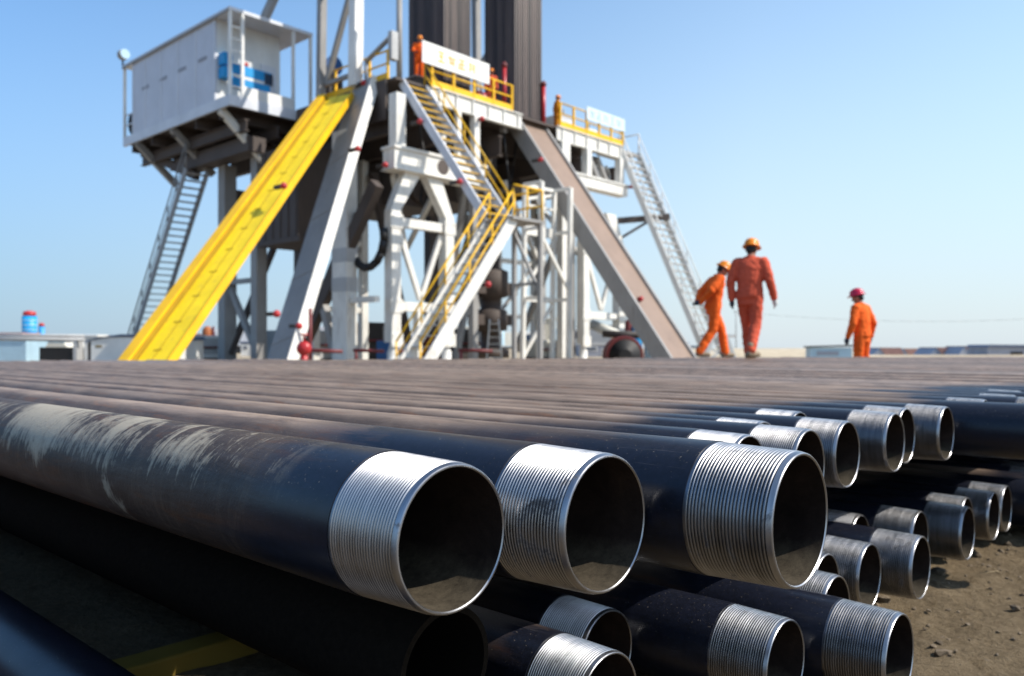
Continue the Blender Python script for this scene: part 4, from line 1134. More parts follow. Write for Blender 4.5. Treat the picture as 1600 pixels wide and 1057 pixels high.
e = rig_thing('pipe_manifold', (11.6, 0.55, 9.2), 'bent white pipes looping under the right deck beside the stairs', 'pipes')
for k in range(4):
    mb = MB(); x = 0.25 + k * 0.38; mb.path([(x - .5, 0, 0), (x - .5, 0, .55), (x - .2, 0, .95), (x + .1, 0, .55), (x + .1, 0, 0)], 0.055, 8); mb.build('loop_pipe', M['white' if k % 2 else 'midgrey'], e)
st_l = rig_thing('stair_platform', (14.3, 0.9, FZ - 0.2), 'small platform joining the right stairs to the rig floor', 'platform')
mb = MB((14.3, 0.9, FZ - 0.2)); mb.box((13.42, 0.15, FZ - 0.2), (15.3, 1.7, FZ - 0.1)); mb.build('plate', M['grey'], st_l)
mb = MB((14.3, 0.9, FZ - 0.2)); mb.path([(15.28, 0.2, FZ - .1), (15.28, 0.2, FZ + 1.0), (15.28, 1.65, FZ + 1.0), (15.28, 1.65, FZ - .1)], .035, 8); mb.build('rail', M['white'], st_l)
mb = MB((14.3, 0.9, FZ - 0.2)); mb.beam((13.2, 0.1, 7.3), (15.2, -1.75, 7.55), 0.25, 0.3); mb.beam((13.3, 0.0, 6.4), (14.4, -1.0, 7.3), 0.12, 0.14); mb.build('stair_tie', M['under'], st_l)
# second row of braced legs behind the front towers
for a0, a1 in ((-1.6, 1.0), (9.9, 12.9)):
    b = 5.6
    for a in (a0, a1): spart('rear_post', M['white'], lambda m: m.beam((a, b, 0), (a, b, FZ - 2), 0.34, 0.34, AX), 0.01)
    for z in (2.4, 5.4): spart('rear_crossbar', M['white'], lambda m: m.beam((a0 + .18, b, z), (a1 - .18, b, z), 0.2, 0.24, AY))
    spart('rear_brace', M['grey'], lambda m: m.beam((a0 + .2, b, 2.6), (a1 - .2, b, 5.2), 0.14, 0.16, AY))
    spart('rear_brace', M['grey'], lambda m: m.beam((a0 + .2, b, 8.6), (a1 - .2, b, 5.7), 0.14, 0.16, AY))
for p_, q_ in (((3.0, 1.6, 0.2), (5.4, 1.8, 8.6)), ((5.6, 4.2, 8.8), (8.3, 4.4, 0.4)), ((2.4, 0.4, 7.4), (3.4, 3.0, 0.6)), ((8.45, 0.25, 5.8), (9.6, 4.0, 0.6))):
    spart('brace', M['grey'], lambda m: m.beam(p_, q_, 0.22, 0.26))
for (a, b, w, d, h, mt, lab) in ((-0.4, 8.5, 2.6, 1.6, 1.5, 'midgrey', 'grey tank on the ground behind the left white tower'), (2.6, 7.0, 1.8, 1.4, 1.9, 'dark', 'dark machine block on the ground under the middle of the rig'), (4.6, 5.0, 1.4, 1.2, 1.25, 'redpipe', 'dark red pump block on the ground under the middle of the rig'), (9.0, 7.5, 2.4, 1.6, 1.7, 'dark', 'dark machine block on the ground behind the right white tower'), (11.8, 4.0, 1.6, 1.2, 1.1, 'cream', 'cream motor housing on the ground behind the right white tower'), (-2.9, 14.5, 3.0, 1.6, 1.3, 'whiteclean', 'low white tank behind the grey columns under the cabin'), (0.2, 2.6, 1.0, 0.8, 1.0, 'deepblue', 'dark blue pump on the ground inside the left white tower')):
    e = rig_thing('machine_block', (a, b, 0), lab, 'machine')
    mb = MB(); mb.box((-w / 2, -d / 2, 0.18), (w / 2, d / 2, h)); mb.build('casing', M[mt], e, 0.04)
    mb = MB(); mb.box((-w / 2 - .1, -d / 2 - .1, 0), (w / 2 + .1, d / 2 + .1, 0.176)); mb.build('skid', M['dark'], e)
    mb = MB(); mb.lathe((-w * .25, 0, h), [(.16, 0), (.16, .35), (.09, .4), (.09, .7)], 12); mb.build('stack', M['grey'], e)
    mb = MB(); mb.tube((-w / 2, -d / 2 - .12, h * .55), (w / 2, -d / 2 - .12, h * .55), .05, 8); mb.build('side_pipe', M['redpipe'], e)
    mb = MB(); mb.box((w * .05, -d / 2 - .03, h * .3), (w * .42, -d / 2 - .003, h * .9)); mb.build('cover', M['midgrey'], e)

spart('winch_housing', M['under'], lambda m: m.box((8.7, 2.9, 8.9), (12.9, 5.0, FZ - 0.3)))
spart('winch_housing', M['dark'], lambda m: (m.box((2.9, 1.3, 8.3), (5.3, 2.4, FZ - 1.2)), m.lathe((4.1, 1.29, 9.0), [(0.5, 0), (0.5, -0.25), (0.2, -0.3)], 16, 'Y')))
for k, (p_, q_) in enumerate((((-1.6, 0.3, 7.4), (0.8, 2.2, 4.2)), ((0.8, 0.3, 7.4), (2.4, 4.4, 5.0)), ((10.3, 0.3, 5.2), (12.9, 4.8, 8.2)), ((5.7, 1.2, 8.4), (8.3, 1.4, 5.0)))):
    spart('brace', M['white'], lambda m: m.beam(p_, q_, 0.18, 0.20))

# ------------------------------------------------------------------ people
cloud = bpy.data.textures.new('cloth_folds', 'CLOUDS'); cloud.noise_scale = 0.075; cloud.noise_depth = 2

def rot_about(p, c, ang, axis='X'):
    return Matrix.Rotation(ang, 3, axis) @ (Vector(p) - Vector(c)) + Vector(c)

class Blob(MB):
    """overlapping closed shapes, fused into one skin by a voxel remesh"""
    def cap(self, p, q, r0, r1, seg=12):
        self.tube(p, q, r0, seg, r1)
        self.sphere(p, r0, seg=seg, rings=8); self.sphere(q, r1, seg=seg, rings=8)
        return self
    def loft(self, rings, seg=18):
        """rings: (centre, rx, ry, axis_x, axis_y)"""
        vr = []
        for c, rx, ry, ax, ay in rings:
            vr.append([self.bm.verts.new(Vector(c) + ax * rx * math.cos(2 * math.pi * k / seg) + ay * ry * math.sin(2 * math.pi * k / seg)) for k in range(seg)])
        for i in range(len(vr) - 1):
            for k in range(seg):
                j = (k + 1) % seg
                self._face([vr[i][k], vr[i][j], vr[i + 1][j], vr[i + 1][k]], True)
        self._face(vr[0][::-1]); self._face(vr[-1])
        return self
    def skin(self, name, mat, parent, voxel, smooth=4, folds=0.0):
        o = self.build(name, mat, parent)
        m = o.modifiers.new('fuse', 'REMESH'); m.mode = 'VOXEL'; m.voxel_size = voxel; m.use_smooth_shade = True
        s = o.modifiers.new('relax', 'SMOOTH'); s.iterations = smooth; s.factor = 0.5
        if folds:
            d = o.modifiers.new('folds', 'DISPLACE'); d.texture = cloud; d.strength = folds; d.mid_level = 0.5; d.texture_coords = 'LOCAL'
        return o

def person(loc, heading, label, cloth, pose, helmet, glove, h=1.0, group=None, detail=True):
    """local frame: x to the person's right, y forward, z up, feet at z = 0, 1.75 m tall under the helmet"""
    P = dict(hipL=(-.09, 0, .92), hipR=(.09, 0, .92), kneeL=(-.11, .02, .50), kneeR=(.11, .02, .50), ankL=(-.11, -.02, .10), ankR=(.11, -.02, .10),
             shL=(-.19, 0, 1.40), shR=(.19, 0, 1.40), elL=(-.255, -.03, 1.12), elR=(.255, -.03, 1.12), wrL=(-.265, .05, .88), wrR=(.265, .05, .88),
             lean=0.0, nod=0.0, turn=0.0, toeL=0.15, toeR=-0.15, handL=(0, .25, -1), handR=(0, .25, -1))
    P.update(pose)
    hip = Vector((0, 0, .93))
    up = lambda p: rot_about(p, hip, -P['lean'])           # bend the upper body forward at the hips
    g = {k: Vector(v) for k, v in P.items() if isinstance(v, tuple)}
    for k in ('shL', 'shR', 'elL', 'elR', 'wrL', 'wrR'): g[k] = up(g[k])
    ax = Vector((1, 0, 0)); ay = Matrix.Rotation(-P['lean'], 3, 'X') @ Vector((0, 1, 0))
    neck = up((0, -.01, 1.47)); hc0 = Vector(up((0, 0.02, 1.60)))
    hm = Matrix.Rotation(P['turn'], 3, 'Z') @ Matrix.Rotation(-P['lean'] * 0.6 - P['nod'], 3, 'X')
    hd = lambda v: neck + (Matrix.Rotation(-P['lean'], 3, 'X') @ Vector((0, .015, .03))) + hm @ (Vector(v) + Vector((0, .01, .11)))
    b = Blob()
    # body: head, neck, trunk, limbs, hands in one skin
    b.sphere(hd((0, 0, .01)), .076, .094, .112); b.sphere(hd((0, .035, -.055)), .055, .055, .055)
    b.cap(hd((0, .085, .01)), hd((0, .108, -.022)), .010, .014, 8)
    for sx in (-1, 1):
        b.sphere(hd((sx * .077, -.008, -.005)), .010, .020, .032)
        b.sphere(hd((sx * .032, .078, .030)), .026, .016, .010)
    b.cap(neck - Vector((0, 0, .05)), hd((0, -.01, -.05)), .052, .050)
    b.loft([(up((0, 0, z)), rx, ry, ax, ay) for z, rx, ry in ((.86, .14, .10), (1.0, .14, .10), (1.25, .15, .105), (1.40, .13, .08), (1.47, .06, .055))])
    for s in 'LR':
        b.cap(g['hip' + s], g['knee' + s], .075, .055); b.cap(g['knee' + s], g['ank' + s], .052, .040)
        f_ = Vector((math.sin(-P['toe' + s]), math.cos(P['toe' + s]), 0))
        b.cap(g['ank' + s] - Z3 * .05, g['ank' + s] - Z3 * .06 + f_ * .14, .035, .030)
        b.cap(up((0, 0, 1.38)), g['sh' + s], .06, .055); b.cap(g['sh' + s], g['el' + s], .048, .040); b.cap(g['el' + s], g['wr' + s], .038, .030)
    def hand(bl, s, k):
        w = g['wr' + s]; d = g['hand' + s].normalized(); sd = Vector((1, 0, 0)) if abs(d.x) < .7 else Vector((0, 1, 0))
        sd = (sd - d * d.dot(sd)).normalized(); nr = d.cross(sd).normalized()
        fwd = Vector((0, 1, 0)); fwd = (fwd - d * d.dot(fwd));  fwd = fwd.normalized() if fwd.length > .2 else sd
        bl.cap(w, w + d * .085, .026 * k, .030 * k, 10)
        for i, (off, ln_) in enumerate(((.030, .062), (.010, .072), (-.010, .068), (-.028, .052))):
            a = w + d * .085 + fwd * off; m_ = a + d * ln_ * .55 - sd * .006; e_ = m_ + d * ln_ * .4 - sd * .022 * (1 if s == 'R' else -1)
            bl.cap(a, m_, .0098 * k, .0090 * k, 8); bl.cap(m_, e_, .0090 * k, .0075 * k, 8)
        a = w + d * .03 + fwd * .026; m_ = a + d * .035 + fwd * .022; bl.cap(a, m_, .0115 * k, .010 * k, 8); bl.cap(m_, m_ + d * .03 + fwd * .004, .010 * k, .008 * k, 8)
    for s in 'LR': hand(b, s, 1.0)
    o = b.skin('person', M['skin'], None, .0085, 2)
    o.location = loc; o.rotation_euler = (0, 0, heading); o.scale = (h, h, h)
    tag(o, label, 'person', group)
    # jacket
    b = Blob()
    b.loft([(up((0, -.005, z)), rx, ry, ax, ay) for z, rx, ry in ((.86, .178, .128), (.90, .192, .140), (.96, .188, .135), (1.05, .180, .128), (1.18, .192, .134), (1.32, .205, .130), (1.40, .180, .105), (1.46, .10, .075), (1.50, .075, .070))])
    for s in 'LR':
        sx = -1 if s == 'L' else 1
        b.cap(up((sx * .10, 0, 1.40)), g['sh' + s], .085, .082); b.cap(g['sh' + s], g['el' + s], .082, .068); b.cap(g['el' + s], g['wr' + s], .066, .052)
    b.skin('jacket', cloth, o, .012, 3, .028)
    b = Blob()
    b.loft([((0, 0, z), rx, ry, ax, Vector((0, 1, 0))) for z, rx, ry in ((.78, .165, .115), (.88, .172, .122), (.97, .16, .11))])
    for s in 'LR':
        b.cap(g['hip' + s] - Z3 * .02, g['knee' + s], .108, .084); b.cap(g['knee' + s], g['ank' + s] + Z3 * .0, .083, .074)
    b.skin('trousers', cloth, o, .012, 3, .028)
    # boots
    for s in 'LR':
        b = Blob(); a = g['ank' + s]; f_ = Vector((math.sin(-P['toe' + s]), math.cos(P['toe' + s]), 0))
        b.cap(a + Z3 * .06, a - Z3 * .03, .055, .052)
        b.cap(a - Z3 * .052 - f_ * .035, a - Z3 * .060 + f_ * .15, .048, .040)
        b.cap(a - Z3 * .062 + f_ * .04, a - Z3 * .066 + f_ * .165, .046, .036)
        b.skin('boot', M['boot'], o, .012, 3)
    # gloves
    if glove:
        for s in 'LR':
            b = Blob(); b.cap(g['wr' + s] - g['hand' + s].normalized() * .03, g['wr' + s], .040, .034); hand(b, s, 1.28)
            b.skin('glove', glove[0 if s == 'L' else 1], o, .007, 2)
    # hair, eyes, helmet
    b = Blob(); b.sphere(hd((0, -.018, .018)), .083, .092, .108); b.sphere(hd((0, -.05, -.03)), .066, .05, .06)
    b.skin('hair', M['hair'], o, .012, 2)
    for sx in (-1, 1):
        e = MB(); e.sphere(hd((sx * .030, .082, .012)), .0105, .008, .008, 10, 6); e.build('eye', M['hair'], o)
    e = MB(); e.sphere(hd((0, .088, -.062)), .022, .010, .005, 10, 6); e.build('mouth', M['orange2'], o)
    hb = MB()
    hc = hd((0, -.005, .045)); up_ = (hm @ Vector((0, -.12, 1))).normalized(); fw = (hm @ Vector((0, 1, .12))).normalized(); rt_ = fw.cross(up_).normalized()
    prof = [(.150, -.012), (.148, .0), (.112, .010), (.114, .035), (.106, .070), (.085, .100), (.050, .118), (.0, .124)]
    seg = 24; rings = []
    for r, z in prof:
        ring = []
        for k in range(seg):
            t_ = 2 * math.pi * k / seg
            rr = r * (1.0 if r < .12 else (1.0 + .14 * max(0, math.sin(t_))) * .93)
            ring.append(hb.bm.verts.new(hc + rt_ * rr * .93 * math.cos(t_) + fw * rr * 1.10 * math.sin(t_) + up_ * z))
        rings.append(ring)
    for i in range(len(rings) - 1):
        for k in range(seg):
            j = (k + 1) % seg; hb._face([rings[i][k], rings[i][j], rings[i + 1][j], rings[i + 1][k]], True)
    hb._face(rings[0][::-1])
    bmesh.ops.remove_doubles(hb.bm, verts=hb.bm.verts[:], dist=.0005)
    hel = hb.build('helmet', helmet, o)
    hb = MB()
    for i in range(8):
        t0 = -1.1 + i * .275; pt = lambda t_: hc + up_ * (.006 + .122 * math.cos(t_)) + fw * (.121 * math.sin(t_))
        hb.beam(pt(t0), pt(t0 + .275), .022, .010, rt_)
    hb.build('ridge', helmet, hel)
    return o

TOPZ = CAM_H - 0.175
hw = lambda dx, dy: math.atan2(dy, dx) - math.pi / 2          # heading of someone facing (dx, dy)
# the broad shouldered man walking away over the pipes
person((3.57, 12.3, TOPZ), hw(0.42, 0.90), 'person in faded red work suit and orange helmet walking away, seen from behind', M['orange2'],
       dict(lean=0.10, nod=0.28, turn=-0.15, hipL=(-.09, 0, .92), kneeL=(-.07, .17, .52), kneeR=(.085, -.01, .50), ankL=(-.05, .24, .10), ankR=(.05, -.24, .13),
            elL=(-.27, -.05, 1.12), wrL=(-.25, -.02, .88), elR=(.275, -.03, 1.13), wrR=(.325, .12, .90), handL=(0, .1, -1), handR=(.15, .2, -1), toeL=-.35, toeR=-.55),
       M['helmet'], (M['glove'], M['glovewhite']), 1.035)
# the stooping man with his hands behind his back
person((3.34, 13.6, TOPZ), hw(0.95, 0.18), 'person in bright orange work suit striding right, head bowed, gloved hands behind back', M['orange'],
       dict(lean=0.17, nod=0.62, turn=-0.1, kneeL=(-.10, .20, .52), ankL=(-.10, .27, .11), kneeR=(.10, -.05, .50), ankR=(.10, -.30, .12), toeL=0.1, toeR=-0.1,
            shL=(-.18, -.02, 1.39), shR=(.18, -.02, 1.39), elL=(-.25, -.17, 1.15), elR=(.24, -.19, 1.15), wrL=(-.10, -.27, .97), wrR=(.10, -.28, .95), handL=(.75, -.45, -.35), handR=(-.3, -.8, -.3)),
       M['helmet'], (M['glove'], M['glove']), 0.93)
# the man with the crimson helmet beyond the stack
person((6.67, 15.6, 0.0), hw(-0.62, 0.78), 'person in orange work suit and crimson helmet standing beyond the pipes, looking left', M['orange'],
       dict(lean=0.06, nod=0.30, turn=0.35, elL=(-.30, .0, 1.12), wrL=(-.31, .10, .89), elR=(.30, -.06, 1.13), wrR=(.34, .02, .90)),
       M['helmetred'], (M['glove'], M['glove']), 1.045)
# crew on the rig floor
fp = rigw(0.30, 0.95, FZ + 0.50)
person(fp, hw(0.3, -1), 'person in orange leaning on the rail behind the white banner', M['orange'], dict(lean=0.30, nod=0.2, elL=(-.28, .12, 1.18), elR=(.28, .12, 1.18), wrL=(-.20, .34, 1.10), wrR=(.20, .34, 1.10), handL=(.2, 1, -.2), handR=(-.2, 1, -.2)), M['helmet'], (M['glove'], M['glove']))
person(rigw(4.05, 0.45, FZ), hw(0.2, -1), 'person in pale orange standing at the right end of the white banner', M['orange2'], dict(lean=0.05, nod=0.2), M['helmet'], (M['glove'], M['glove']))
person(rigw(8.75, 0.6, FZ), hw(1, 0.3), 'person in ochre work suit standing by the yellow rail right of the ramp', M['ochre'], dict(lean=0.08, nod=0.25), M['helmet'], (M['glove'], M['glove']), 0.98)

# ------------------------------------------------------------------ yard behind
def bthing(name, loc, label, cat, rz=0.0, group=None):
    return empty(name, loc, label, cat, rz, group)

def cabin(px0, px1, ytop, Z, depth, label, wall='whiteclean', roof='midgrey', roofh=0.15, door=True, rz=0.0):
    x0, x1 = (px0 - 800) / 1280 * Z, (px1 - 800) / 1280 * Z
    h = CAM_H + (543 - ytop) / 1280 * Z
    e = bthing('site_cabin', ((x0 + x1) / 2, Z, 0), label, 'cabin', rz)
    w = x1 - x0
    mb = MB(); mb.box((-w / 2, 0, 0), (w / 2, depth, h - roofh)); mb.build('wall', M[wall], e, 0.02)
    mb = MB(); mb.box((-w / 2 - 0.06, -0.06, h - roofh + 0.002), (w / 2 + 0.06, depth + 0.06, h)); mb.build('roof', M[roof], e, 0.02)
    if door:
        mb = MB(); mb.box((w * 0.12, -0.03, 0.05), (w * 0.12 + 0.85, 0.004, min(2.0, h - 0.4))); mb.build('door', M['midgrey'], e)
        f_ = MB(); f_.box((-w * 0.36, -0.03, h * 0.42), (-w * 0.36 + min(1.0, w * 0.4), 0.004, h * 0.72)); fo = f_.build('window', M['whiteclean'], e)
        f_ = MB(); f_.box((-w * 0.36 + 0.07, -0.045, h * 0.42 + 0.07), (-w * 0.36 + min(1.0, w * 0.4) - 0.07, -0.028, h * 0.72 - 0.07)); f_.build('pane', M['glass'], fo)
    return e
cabin(-30, 41, 527, 34, 3, 'pale blue tank cabin at the left edge of the yard', 'paleblue', 'whiteclean', 0.12, False)
cabin(131, 151, 523, 33, 2.5, 'narrow white cabin left of the long curved white trailer', 'whiteclean', 'whiteclean', 0.1, False)
cabin(42, 61, 541, 36, 1, 'small white box behind the black skid opening', 'whiteclean', 'cream', 0.08, False)
# long pipe gantry over the left yard
ga = bthing('pipe_gantry', (-18.50, 32, 0), 'long grey pipe gantry running across the left of the yard', 'gantry')
mb = MB(); mb.tube((-21.00 - -18.50, 0, 1.07), (-16.70 - -18.50, 0, 1.02), 0.07, 8); mb.tube((-21.00 - -18.50, 0.4, 1.19), (-16.95 - -18.50, 0.4, 1.17), 0.06, 8); mb.build('long_pipe', M['midgrey'], ga)
for px in (-20, 118):
    x = (px - 60) / 1280 * 32
    mb = MB(); mb.beam((x, 0.2, 0), (x, 0.2, 1.05), 0.14, 0.5); mb.build('support', M['midgrey'], ga)
sk = bthing('equipment_skid', (-18.36, 33, 0), 'black equipment skid with a pale hood under the pipe gantry', 'skid')
mb = MB(); mb.box((-0.68, 0, 0), (0.68, 1.5, 0.72)); mb.build('body', M['black'], sk)
mb = MB(); mb.poly([(-0.45, -0.02, 0.722), (0.45, -0.02, 0.722), (0.30, -0.02, 0.90), (-0.30, -0.02, 0.90)], (0, 1.4, 0)); mb.build('hood', M['cream'], sk)
for px in (119, 124):
    pass
mb = MB(); mb.beam((0.75, 0, 0.72), (1.0, 0, 0.30), 0.10, 0.12); mb.beam((1.0, 0, 0.0), (1.0, 0, 0.9), 0.12, 0.12); mb.build('arm', M['cream'], sk)
# curved white trailer
tr = bthing('white_trailer', (-14.30, 30, 0), 'white trailer with a curved slate blue roof left of the yellow slide', 'trailer')
w_ = 1.12
pts = [(-w_, 0, 0.10), (w_, 0, 0.10), (w_, 0, 1.02), (0.4 * w_, 0, 1.10), (-0.4 * w_, 0, 1.08), (-w_, 0, 0.96)]
mb = MB(); mb.poly(pts, (0, 5, 0)); mb.build('body', M['whiteclean'], tr)
pts = [(-w_ - .25, -.05, 0.94), (-w_ + 0.2, -.05, 1.06), (0, -.05, 1.20), (w_, -.05, 1.17), (w_ + .1, -.05, 1.03), (0, -.05, 1.115), (-0.4 * w_, -.05, 1.09)]
mb = MB(); mb.poly(pts, (0, 5.1, 0)); mb.build('roof', M['roofblue'], tr)
for x in (-0.7, 0.7):
    for y in (0.25, 4.5):
        mb = MB(); mb.lathe((x, y - 0.15, 0.28), [(0.28, 0), (0.28, 0.22)], 14, 'Y'); mb.build('wheel', M['black'], tr)
mb = MB(); mb.box((-w_ - 0.22, 0.2, 0.1), (-w_ - 0.02, 4.6, 0.92)); mb.build('shaded_end', M['dark'], tr)
mb = MB(); mb.box((-0.95, -0.012, 0.72), (-0.72, -0.002, 0.79)); mb.build('ochre_mark', M['yellowbar'], tr)
# far blue towers
for px, yt, wpx, lab, Zd in ((46, 486, 21, 'tall far blue tower with a red top on the left horizon', 260), (65, 505, 9, 'small far blue tower with a red top beside the tall one', 265)):
    x = (px - 800) / 1280 * Zd; w = wpx / 1280 * Zd; h = CAM_H + (543 - yt) / 1280 * Zd
    e = bthing('water_tower', (x, Zd, 0), lab, 'tower')
    mb = MB(); mb.lathe((0, 0, 0), [(w * .5, 0), (w * .47, h * .35), (w * .5, h * .4), (w * .5, h * .86)], 16); mb.build('drum', M['blue'], e)
    mb = MB(); mb.lathe((0, 0, h * .862), [(w * .42, 0), (w * .45, h * .10), (w * .2, h * .138)], 16); mb.build('red_top', M['red'], e)
    for k in range(3):
        mb = MB(); mb.lathe((0, 0, h * (.5 + .12 * k)), [(w * .515, 0), (w * .515, h * .02)], 16); mb.build('white_hoop', M['paleblue'], e)
# orange rust tank
ot = bthing('upright_tank', (-18.59, 50, 0), 'rust orange upright tank between the slide and the grey columns', 'tank')
mb = MB(); mb.lathe((0, 0, 0), [(0.3, 0), (0.3, 1.75), (0.2, 1.95), (0.05, 2.02)], 14); mb.build('shell', M['orangerust'], ot)
mb = MB(); mb.beam((0.36, 0, 0), (0.36, 0, 2.0), 0.05, 0.25); mb.build('ladder', M['redpipe'], ot)
# red valve and rails under the rig
rv = bthing('red_valve', (-6.60, 26, 0), 'round red valve at the foot of the leaning leg', 'valve')
mb = MB(); mb.sphere((0, 0, 0.68), 0.24, 0.2, 0.24); mb.lathe((0, 0, 0), [(0.12, 0), (0.12, 0.5)], 10); mb.build('valve_body', M['red'], rv)
mb = MB(); mb.lathe((0, 0, 0.9), [(0.04, 0), (0.04, 0.2), (0.14, 0.2), (0.14, 0.25)], 12); mb.build('handwheel', M['red'], rv)
for (pa, pb_, Zr, lab) in ((480, 535, 27, 'low dark red pipe rail right of the red valve'), (552, 600, 29, 'low dark red pipe rail left of the first white tower'), (716, 770, 30, 'low dark red pipe rail behind the lower stairs')):
    x0, x1 = (pa - 800) / 1280 * Zr, (pb_ - 800) / 1280 * Zr
    e = bthing('pipe_rail', ((x0 + x1) / 2, Zr, 0), lab, 'pipe rail', 0, 'low red pipe rails')
    mb = MB(); mb.tube(((x0 - x1) / 2, 0, 0.62), ((x1 - x0) / 2, 0, 0.58), 0.06, 8); mb.build('pipe', M['redpipe'], e)
    mb = MB(); mb.tube(((x0 - x1) / 2 + 0.1, 0, 0), ((x0 - x1) / 2 + 0.1, 0, 2.0 if pa == 480 else 0.62), 0.06, 8); mb.build('upright', M['redpipe'], e)
# pump skid with blue drums right of the second tower
pk = bthing('pump_skid', (6.41, 38.0, 0), 'pump skid with a big dark red drum between the right white tower and the ramp', 'pump')
pk.location.x = 5.49
mb = MB(); mb.lathe((-0.25, 0, 0.35), [(0.86, 0), (0.90, 0.15), (0.90, 0.30), (0.72, 0.32), (0.70, 1.2), (0.9, 1.22), (0.9, 1.4)], 24, 'Y'); mb.build('drum', M['redpipe'], pk)
mb = MB(); mb.lathe((-0.25, -0.02, 0.35), [(0.74, 0), (0.30, -0.03), (0.28, -0.2)], 20, 'Y'); mb.build('drum_face', M['black'], pk)
mb = MB(); mb.tube((-1.2, 0.9, 1.36), (0.9, 0.9, 1.30), 0.17, 10); mb.build('manifold', M['dark'], pk)
mb = MB(); mb.tube((0.58, 0.6, 1.28), (1.45, 0.6, 1.20), 0.2, 12); mb.build('white_cylinder', M['whiteclean'], pk)
mb = MB(); mb.box((-1.6, -0.2, 0), (1.6, 1.6, 0.12)); mb.build('skid_base', M['dark'], pk)
for (px, yt, yb, wpx, mt, lab) in ((995, 506, 527, 17, 'blue', 'left blue drum standing behind the pump skid'), (1014, 512, 527, 15, 'deepblue', 'right dark blue drum standing behind the pump skid'), (982, 500, 526, 12, 'redpipe', 'dark red motor block left of the blue drums')):
    Zp = 44; x = (px - 800) / 1280 * Zp; r = wpx / 2560 * Zp; h = CAM_H + (543 - yt) / 1280 * Zp
    e = bthing('drum', (x, Zp, 0), lab, 'drum')
    mb = MB(); mb.lathe((0, 0, 0), [(r, 0), (r, h * .3), (r * 1.05, h * .32), (r, h * .34), (r, h * .66), (r * 1.05, h * .68), (r, h * .7), (r, h * .97), (r * .9, h)], 16); mb.build('shell', M[mt], e)
bb = bthing('pale_blue_box', (6.20, 34.5, 0), 'small pale blue slanted box at the foot of the ramp', 'box', 0.3)
mb = MB(); mb.poly([(-0.35, 0, 0), (0.5, 0, 0), (0.35, 0, 0.75), (-0.35, 0, 0.75)], (0, 0.6, 0)); mb.build('box', M['paleblue'], bb, 0.02)
mb = MB(); mb.tube((4.10 - 6.20, 7.5, 1.9), (5.47 - 6.20, 6.0, 1.2), 0.26, 12)
tag(mb.build('fallen_post', M['cream'], None), 'thick cream pipe sloping behind the second white tower', 'pipe').location = bb.location
# cream equipment cabinet beneath the middle of the rig
cabin(835, 868, 497, 46, 2.0, 'cream cabinet under the rig right of the slender white frame', 'cream', 'cream', 0.1, False)
cabin(876, 896, 520, 43, 1.0, 'small grey brown box on the right of the cream cabinet', 'timber', 'midgrey', 0.1, False)
ld = bthing('step_ladder', (-0.79, 36, 0), 'white step ladder standing under the rig behind the lower stairs', 'ladder')
for x, y in ((-0.28, 0), (0.28, 0)):
    mb = MB(); mb.tube((x * 1.25, y, 0), (x * .7, y + .35, 1.95), 0.03, 6); mb.tube((x * 1.25, y + .9, 0), (x * .7, y + .45, 1.95), 0.03, 6); mb.build('rail', M['white'], ld)
mb = MB()
for k in range(6): mb.box((-0.33 + .02 * k, -0.04 + .06 * k, 0.25 + .3 * k), (0.33 - .02 * k, 0.12 + .06 * k, 0.28 + .3 * k))
mb.build('steps', M['white'], ld)
# parked trucks and clutter on the horizon beneath the rig
rb = random.Random(5)
def truck(px, Z, cab, box, label, L=6.0):
    x = (px - 800) / 1280 * Z
    e = bthing('parked_truck', (x, Z, 0), label, 'truck', rb.uniform(-0.2, 0.2), 'trucks parked behind the rig')
    mb = MB(); mb.poly([(-L / 2, 0, .55), (-L / 2 + 1.7, 0, .55), (-L / 2 + 1.7, 0, 2.5), (-L / 2 + .35, 0, 2.5), (-L / 2, 0, 1.5)], (0, 2.2, 0)); c = mb.build('cab', M[cab], e, .04)
    mb = MB(); mb.box((-L / 2 + .3, -.02, 1.55), (-L / 2 + 1.4, .004, 2.2)); mb.build('window', M['glass'], c)
    mb = MB(); mb.box((-L / 2 + 1.85, 0, .95), (L / 2, 2.2, 2.9 if box else 1.5)); mb.build('load_bed', M[box or 'midgrey'], e, .03)
    mb = MB(); mb.box((-L / 2 + .3, .2, .5), (L / 2, 2.0, .8)); mb.build('chassis', M['dark'], e)
    for xx in (-L / 2 + .9, L / 2 - 1.8, L / 2 - .8):
        for yy in (0.0, 1.9):
            mb = MB(); mb.lathe((xx, yy, .45), [(.45, 0), (.45, .28)], 14, 'Y'); mb.build('wheel', M['black'], e)
truck(352, 95, 'whiteclean', 'whitecool', 'white box truck far behind the grey columns')
truck(505, 100, 'whiteclean', 'deepblue', 'truck with a blue box seen left of the banded column')
truck(562, 105, 'whiteclean', 'deepblue', 'truck with a blue box seen right of the banded column')
truck(415, 120, 'whiteclean', None, 'white flat bed truck far behind the leaning leg')
truck(588, 85, 'whiteclean', None, 'white flat bed truck left of the first white tower')
truck(330, 110, 'redpipe', 'whiteclean', 'white box truck with a red cab near the rust orange tank')
truck(395, 130, 'whiteclean', 'whitecool', 'small white box truck farthest left behind the leaning column')
truck(530, 70, 'whitecool', None, 'pale flat bed truck just left of the banded column')
truck(640, 110, 'whiteclean', 'whitecool', 'white box truck seen through the left white tower')
truck(690, 90, 'deepblue', 'whiteclean', 'white box truck with a blue cab behind the left white tower')
truck(800, 120, 'whiteclean', 'cream', 'cream box truck seen through the slender frame tower')
truck(930, 80, 'whiteclean', 'midgrey', 'grey box truck seen through the right white tower')
truck(455, 90, 'whiteclean', 'whiteclean', 'long white box truck behind the foot of the leaning column')
truck(605, 130, 'deepblue', 'deepblue', 'small dark blue truck far behind the left white tower')
truck(715, 85, 'whiteclean', 'cream', 'cream box truck with a white cab behind the lower stairs')
